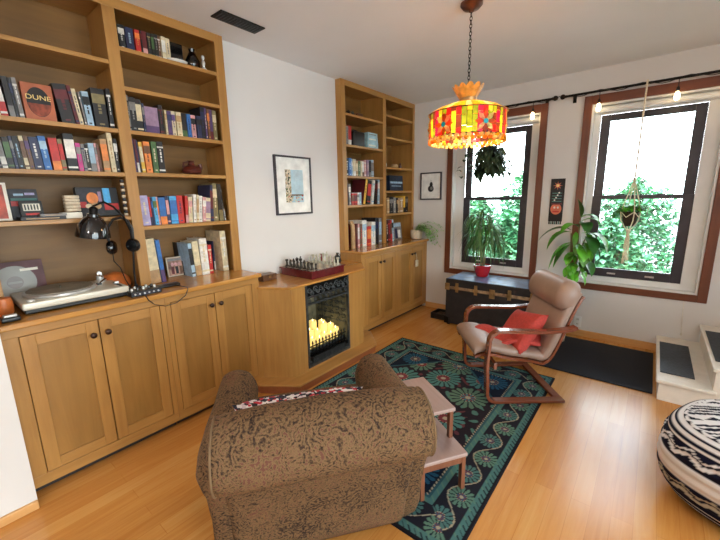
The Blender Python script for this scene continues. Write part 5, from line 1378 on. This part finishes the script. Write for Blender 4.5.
def headroll(q):
    L=24; vs=[];fs=[]
    for i in range(13):
        y=-.262+.524*i/12; e=1-max(0,abs(y)-.225)/.037*.45
        for k in range(L):
            a=2*PI*k/L; x=.08*math.cos(a)*e; z=.112*math.sin(a)*e
            xx=x*math.cos(.38)-z*math.sin(.38); zz=x*math.sin(.38)+z*math.cos(.38)
            vs.append((-.300+xx,y,.775+zz))
    for i in range(12):
        for k in range(L): fs.append((i*L+k,i*L+(k+1)%L,(i+1)*L+(k+1)%L,(i+1)*L+k))
    fs+= [tuple(range(L))[::-1],tuple(12*L+k for k in range(L))]
    q.add(vs,fs,'leather')
LCp('headrest',headroll,smooth=True,angle=70)
# red throw pillow
def pillow(label,loc,rot,sz,mat,name='throw_pillow'):
    n=16; vs=[];fs=[]
    for side_ in (1,-1):
        for i in range(n+1):
            for j in range(n+1):
                u_=-1+2*i/n; v_=-1+2*j/n; w=((1-u_**4)*(1-v_**4))**.45 if abs(u_)<1 and abs(v_)<1 else 0
                pin=1-.10*(1-abs(u_)**2)*abs(v_)**3; pin2=1-.10*(1-abs(v_)**2)*abs(u_)**3
                wr=.06*math.sin(5*u_+3*v_)*w
                vs.append((u_*sz[0]/2*pin2,v_*sz[1]/2*pin,side_*sz[2]/2*w*(1+wr)))
    N=(n+1)**2
    for s_ in (0,1):
        for i in range(n):
            for j in range(n):
                a=s_*N+i*(n+1)+j; f_=(a,a+n+1,a+n+2,a+1); fs.append(f_ if s_==0 else f_[::-1])
    mm=MB(); mm.add(vs,fs,mat); o=mm.build(name,None,smooth=True)
    bm=bmesh.new(); bm.from_mesh(o.data); bmesh.ops.remove_doubles(bm,verts=bm.verts,dist=.0005); bmesh.ops.recalc_face_normals(bm,faces=bm.faces); bm.to_mesh(o.data); bm.free()
    o.location=loc; o.rotation_euler=rot; return o
CW=Matrix.Translation((-.777,2.82,.0095))@Matrix.Rotation(math.radians(218.5),4,'Z')
def lc(p): return tuple(CW@Vector(p))
o=pillow('',lc((-.045,.05,.46)),(0,0,0),(.36,.38,.12),'red_fabric')
o.rotation_euler=(CW.to_3x3().to_4x4()@Matrix.Rotation(math.radians(50),4,'Y')@Matrix.Rotation(math.radians(14),4,'Z')).to_euler(); tag(o,'coral red cushion slumped against the lounge chair back','cushion')
mm=MB()
vs=[];fs=[];n=18
for i in range(n+1):
    for j in range(n+1):
        u_=i/n; v_=j/n; x=-.16+.40*u_; y=-.13+.34*v_
        z=.395+.02*math.sin(u_*9+v_*4)+.015*math.sin(v_*13)+.0
        z+= .03*math.exp(-((u_-.2)/.2)**2)
        vs.append((x+.02*math.sin(v_*8),y+.02*math.sin(u_*7),z))
for i in range(n):
    for j in range(n): a=i*(n+1)+j; fs.append((a,a+1,a+n+2,a+n+1))
mm.add(vs,fs,'red_fabric'); o=mm.build('throw_blanket',None,smooth=True); sd=o.modifiers.new('thick','SOLIDIFY'); sd.thickness=.028; sd.offset=1; o.matrix_world=CW; tag(o,'coral red cloth crumpled on the lounge chair seat','throw')

# ------------------------------------------------------------------ upholstered armchair
az=math.atan2(.609,-.793)
AC=(-.74,.73,0)
root=thing('armchair','brown paisley rolled-arm armchair seen from behind','armchair',AC,az)
# local x forward, y = left (world r = -y local)
def AP(nm,fn,parent=root,**k):
    mm=MB(); fn(mm); return mm.build(nm,parent,**k)
def seclathe(q,sections,mat,closed=True):
    """loft closed cross-sections (lists of equal-length 3D points)"""
    n=len(sections[0]); vs=[p for s_ in sections for p in s_]; fs=[]
    for i in range(len(sections)-1):
        for k in range(n): fs.append((i*n+k,i*n+(k+1)%n,(i+1)*n+(k+1)%n,(i+1)*n+k))
    fs.append(tuple(range(n))[::-1]); fs.append(tuple((len(sections)-1)*n+k for k in range(n)))
    q.add(vs,fs,mat)
# back: side profile polygon (x,z), lofted along y with rounded ends
backprof=[(.28,.03),(.22,.20),(.16,.38),(.10,.54),(.08,.64),(.10,.72),(.17,.72),(.21,.66),(.24,.55),(.30,.38),(.36,.22),(.42,.03)]
def dens(P,n=3,closed=True):
    out=[];L=len(P)
    for i in range(L):
        p0,p1,p2,p3=P[(i-1)%L],P[i],P[(i+1)%L],P[(i+2)%L]
        for k in range(n):
            t_=k/n; out.append(tuple(.5*((2*p1[a])+(-p0[a]+p2[a])*t_+(2*p0[a]-5*p1[a]+4*p2[a]-p3[a])*t_*t_+(-p0[a]+3*p1[a]-3*p2[a]+p3[a])*t_**3) for a in (0,1)))
    return out
bp_=dens(backprof)
cx_=sum(p[0] for p in bp_)/len(bp_)
def backsec(y,s_,top):
    out=[]
    for (x,z) in bp_:
        cxx=.30-(z/.84)*.22+.03
        out.append((cxx+(x-cxx)*s_,y,z if z<.5 else .5+(z-.5)*top))
    return out
ys=[-.365,-.361,-.35,-.32,-.18,0,.18,.32,.35,.361,.365]; ss=[.55,.75,.9,1,1.03,1.05,1.03,1,.9,.75,.55]; tt=[.74,.83,.90,.94,.97,.98,.97,.94,.90,.83,.74]
AP('back',lambda q:seclathe(q,[backsec(y,s_,t_) for y,s_,t_ in zip(ys,ss,tt)],'paisley'),smooth=True,angle=75)
# big rolled top of the back, overhanging the panel
def rollsec(y,s_,n=28):
    out=[]
    for k_ in range(n):
        a_=2*PI*k_/n; x_=.112*math.cos(a_)*s_; z_=.115*math.sin(a_)*s_
        out.append((.055+x_*.96+z_*.22,y,.705+z_-x_*.10-.012*(y/.37)**2))
    return out
AP('back_roll',lambda q:seclathe(q,[rollsec(y,s_) for y,s_ in zip([-.372,-.368,-.355,-.33,-.2,0,.2,.33,.355,.368,.372],[.6,.8,.95,1,1.05,1.07,1.05,1,.95,.8,.6])],'paisley'),smooth=True,angle=75)
for yy in (-.354,.354): AP('piping',lambda q:q.tube(rollsec(yy,.955)+[rollsec(yy,.955)[0]],.004,'seam_cord',6),smooth=True)
AP('piping',lambda q:q.tube([(.03,y,.584-.012*(y/.37)**2) for y in [(-.34+.68*i/16) for i in range(17)]],.005,'seam_cord',6),smooth=True)
def armprof(s_=1):
    # (y outward, z) relative to arm centre
    return dens([(-.07,.04),(-.075,.3),(-.085,.46),(-.09,.54),(-.05,.615),(.02,.64),(.09,.62),(.125,.56),(.122,.49),(.11,.44),(.105,.3),(.11,.04)],3)
ap=armprof()
for sgn in (1,-1):
    def arm(q):
        secs=[]
        for (x,s_,dz) in [(.05,.78,.02),(.08,.92,.02),(.18,1,.02),(.35,1,.02),(.55,1,.0),(.72,1,-.005),(.78,.98,-.006),(.81,.9,-.01),(.825,.72,-.02)]:
            sec=[]
            for (yo,z) in ap:
                zc=.34; sl=max(0,.56-z)*.36*max(0,1-x/.5)+.07*max(0,1-x/.5)
                sec.append((x+sl,sgn*(.34+yo*s_*.88),zc+(z-zc)*(1 if s_>.95 else .5+.5*s_)+ (dz if z>.4 else 0)))
            secs.append(sec)
        seclathe(q,secs,'paisley')
    AP('arm',arm,smooth=True,angle=75)
AP('seat_base',lambda q:q.rbox((.55,0,.19),(.48,.62,.30),.03,'paisley',3),smooth=True)
AP('seat_cushion',lambda q:q.rbox((.55,0,.40),(.50,.60,.15),.05,'paisley',4,.04),smooth=True)
for x in (.36,.76):
    for y in (-.33,.33): AP('foot',lambda q:q.lathe([(.022,0),(.03,.04)],'walnut',(x,y,.0),12))
root.location=(AC[0],AC[1],.0095)
AM=Matrix.Translation((AC[0],AC[1],.0))@Matrix.Rotation(az,4,'Z')
o=pillow('',(0,0,0),(0,0,0),(.40,.50,.13),'floral')
o.matrix_world=AM@Matrix.Translation((.325,.07,.565))@Matrix.Rotation(math.radians(70),4,'Y'); tag(o,'floral black, white and red cushion inside the armchair','cushion')

# ------------------------------------------------------------------ outside
struct(bx('ground',None,-16,20,-14,30,-.5,-.4,'bounce_ground'),'pale grey ground outside, lightened to bounce light indoors')
ro=random.Random(21)
shr=[(-5.4,9.6,.95,1.9,'bushy green shrub outside, far left through the left window'),(-2.95,7.7,.75,1.4,'round green shrub seen low in the left window'),(-2.6,10.2,.95,2.1,'taller green shrub behind the red pot plant'),(-1.9,6.5,.45,1.2,'green shrub outside toward the gap between the windows'),(-.5,7.3,.62,1.0,'low green shrub behind the macrame hanger'),(.75,8.1,.4,.9,'small bright green shrub low in the right window corner'),(-.35,9.6,1.1,1.75,'distant green bush in the right window'),(1.4,10,.6,1.5,'green bush at the far right outside')]
for (sx,sy,rr,h,lab) in shr:
    root=thing('shrub',lab,'shrub',(sx,sy,-.4),0,'shrubs outside the windows')
    mm=MB(); 
    for k in range(5): mm.tube([(0,0,0),(.2*math.cos(k*1.3)*rr,.2*math.sin(k*1.3)*rr,.4),(.5*math.cos(k*1.3)*rr,.5*math.sin(k*1.3)*rr,(h+.4)*.75)],.02,'bark',5,.008)
    mm.build('branches',root)
    mm=MB()
    for k in range(3400):
        a=ro.uniform(0,2*PI); ph=ro.uniform(0,PI/2); q_=ro.uniform(.55,1.0)
        x=rr*q_*math.cos(a)*math.cos(ph); y=rr*q_*math.sin(a)*math.cos(ph); z=(h+.4)*(.08+.92*q_*math.sin(ph))
        mm.leaf((x,y,z),(ro.uniform(-1,1),ro.uniform(-1,1),ro.uniform(-.4,.8)),ro.uniform(.10,.19),.11,'hedge' if ro.random()<.6 else 'hedge_light',.8,2)
    mm.build('foliage',root)

# ------------------------------------------------------------------ lights
w=bpy.data.worlds.new('world'); SC.world=w; w.use_nodes=True
nt=w.node_tree; bg=nt.nodes['Background']; 
tc=nt.nodes.new('ShaderNodeTexCoord'); sx_=nt.nodes.new('ShaderNodeSeparateXYZ'); nt.links.new(tc.outputs['Generated'],sx_.inputs[0])
rm=nt.nodes.new('ShaderNodeValToRGB'); nt.links.new(sx_.outputs['Z'],rm.inputs[0]); e=rm.color_ramp.elements
e[0].position=.45; e[0].color=(.62,.66,.68,1); e[1].position=.52; e[1].color=(.78,.88,1,1)
nt.links.new(rm.outputs[0],bg.inputs['Color']); bg.inputs['Strength'].default_value=WORLD
def light(name,kind,loc,power,color,size=None,rot=None,**k):
    l=bpy.data.lights.new(name,kind); l.energy=power; l.color=color
    if kind=='POINT': l.shadow_soft_size=size or .05
    if kind=='AREA':
        l.shape='RECTANGLE'; l.size,l.size_y=size
    for a,v in k.items():
        if hasattr(l,a): setattr(l,a,v)
        elif hasattr(l.cycles,a): setattr(l.cycles,a,v)
    o=bpy.data.objects.new(name,l); COL.objects.link(o); o.location=loc
    if rot: o.rotation_euler=rot
    return o
for i,(wn) in enumerate((LW,RW)):
    po=light('window_portal','AREA',((wn[0]+wn[1])/2,YW+.2,(wn[2]+wn[3])/2),1,(1,1,1),(wn[1]-wn[0],wn[3]-wn[2]),(-PI/2,0,0)); po.data.cycles.is_portal=True
light('pendant_light','POINT',(LX,LY,ZC-.775),PEND,(1,.70,.38),.03)
po=light('fill_door_portal','AREA',(XR+.08,(GY0+GY1)/2,GZ/2),1,(1,1,1),(GZ,GY1-GY0),(0,PI/2,0)); po.data.cycles.is_portal=True  # portal for daylight through the added door
# unseen fill lights added to brighten the room, shaped as globe pendants
for i,(x,y,p) in enumerate(((-.7,-1.1,BACK),(1.7,.3,BACK))):
    root=thing('fill_globe','added fill light globe %s'%('behind the camera near the wall' if i==0 else 'right of the camera'),'pendant lamp',(x,y,ZC))
    mm=MB(); mm.lathe([(.05,0),(.05,-.015),(.02,-.025),(0,-.025)],'silver',n=24); mm.cyl((0,0,-.02),(0,0,-.40),.005,'silver',8); mm.build('stem',root,smooth=True)
    mm=MB(); mm.lathe([(.03,-.395),(.07,-.41),(.11,-.45),(.13,-.52),(.11,-.59),(.07,-.63),(0,-.65)],'fill_glow',n=32); mm.build('globe',root,smooth=True)
    light('fill_globe_light','POINT',(x,y,ZC-.52),p,(1,.93,.84),.1)
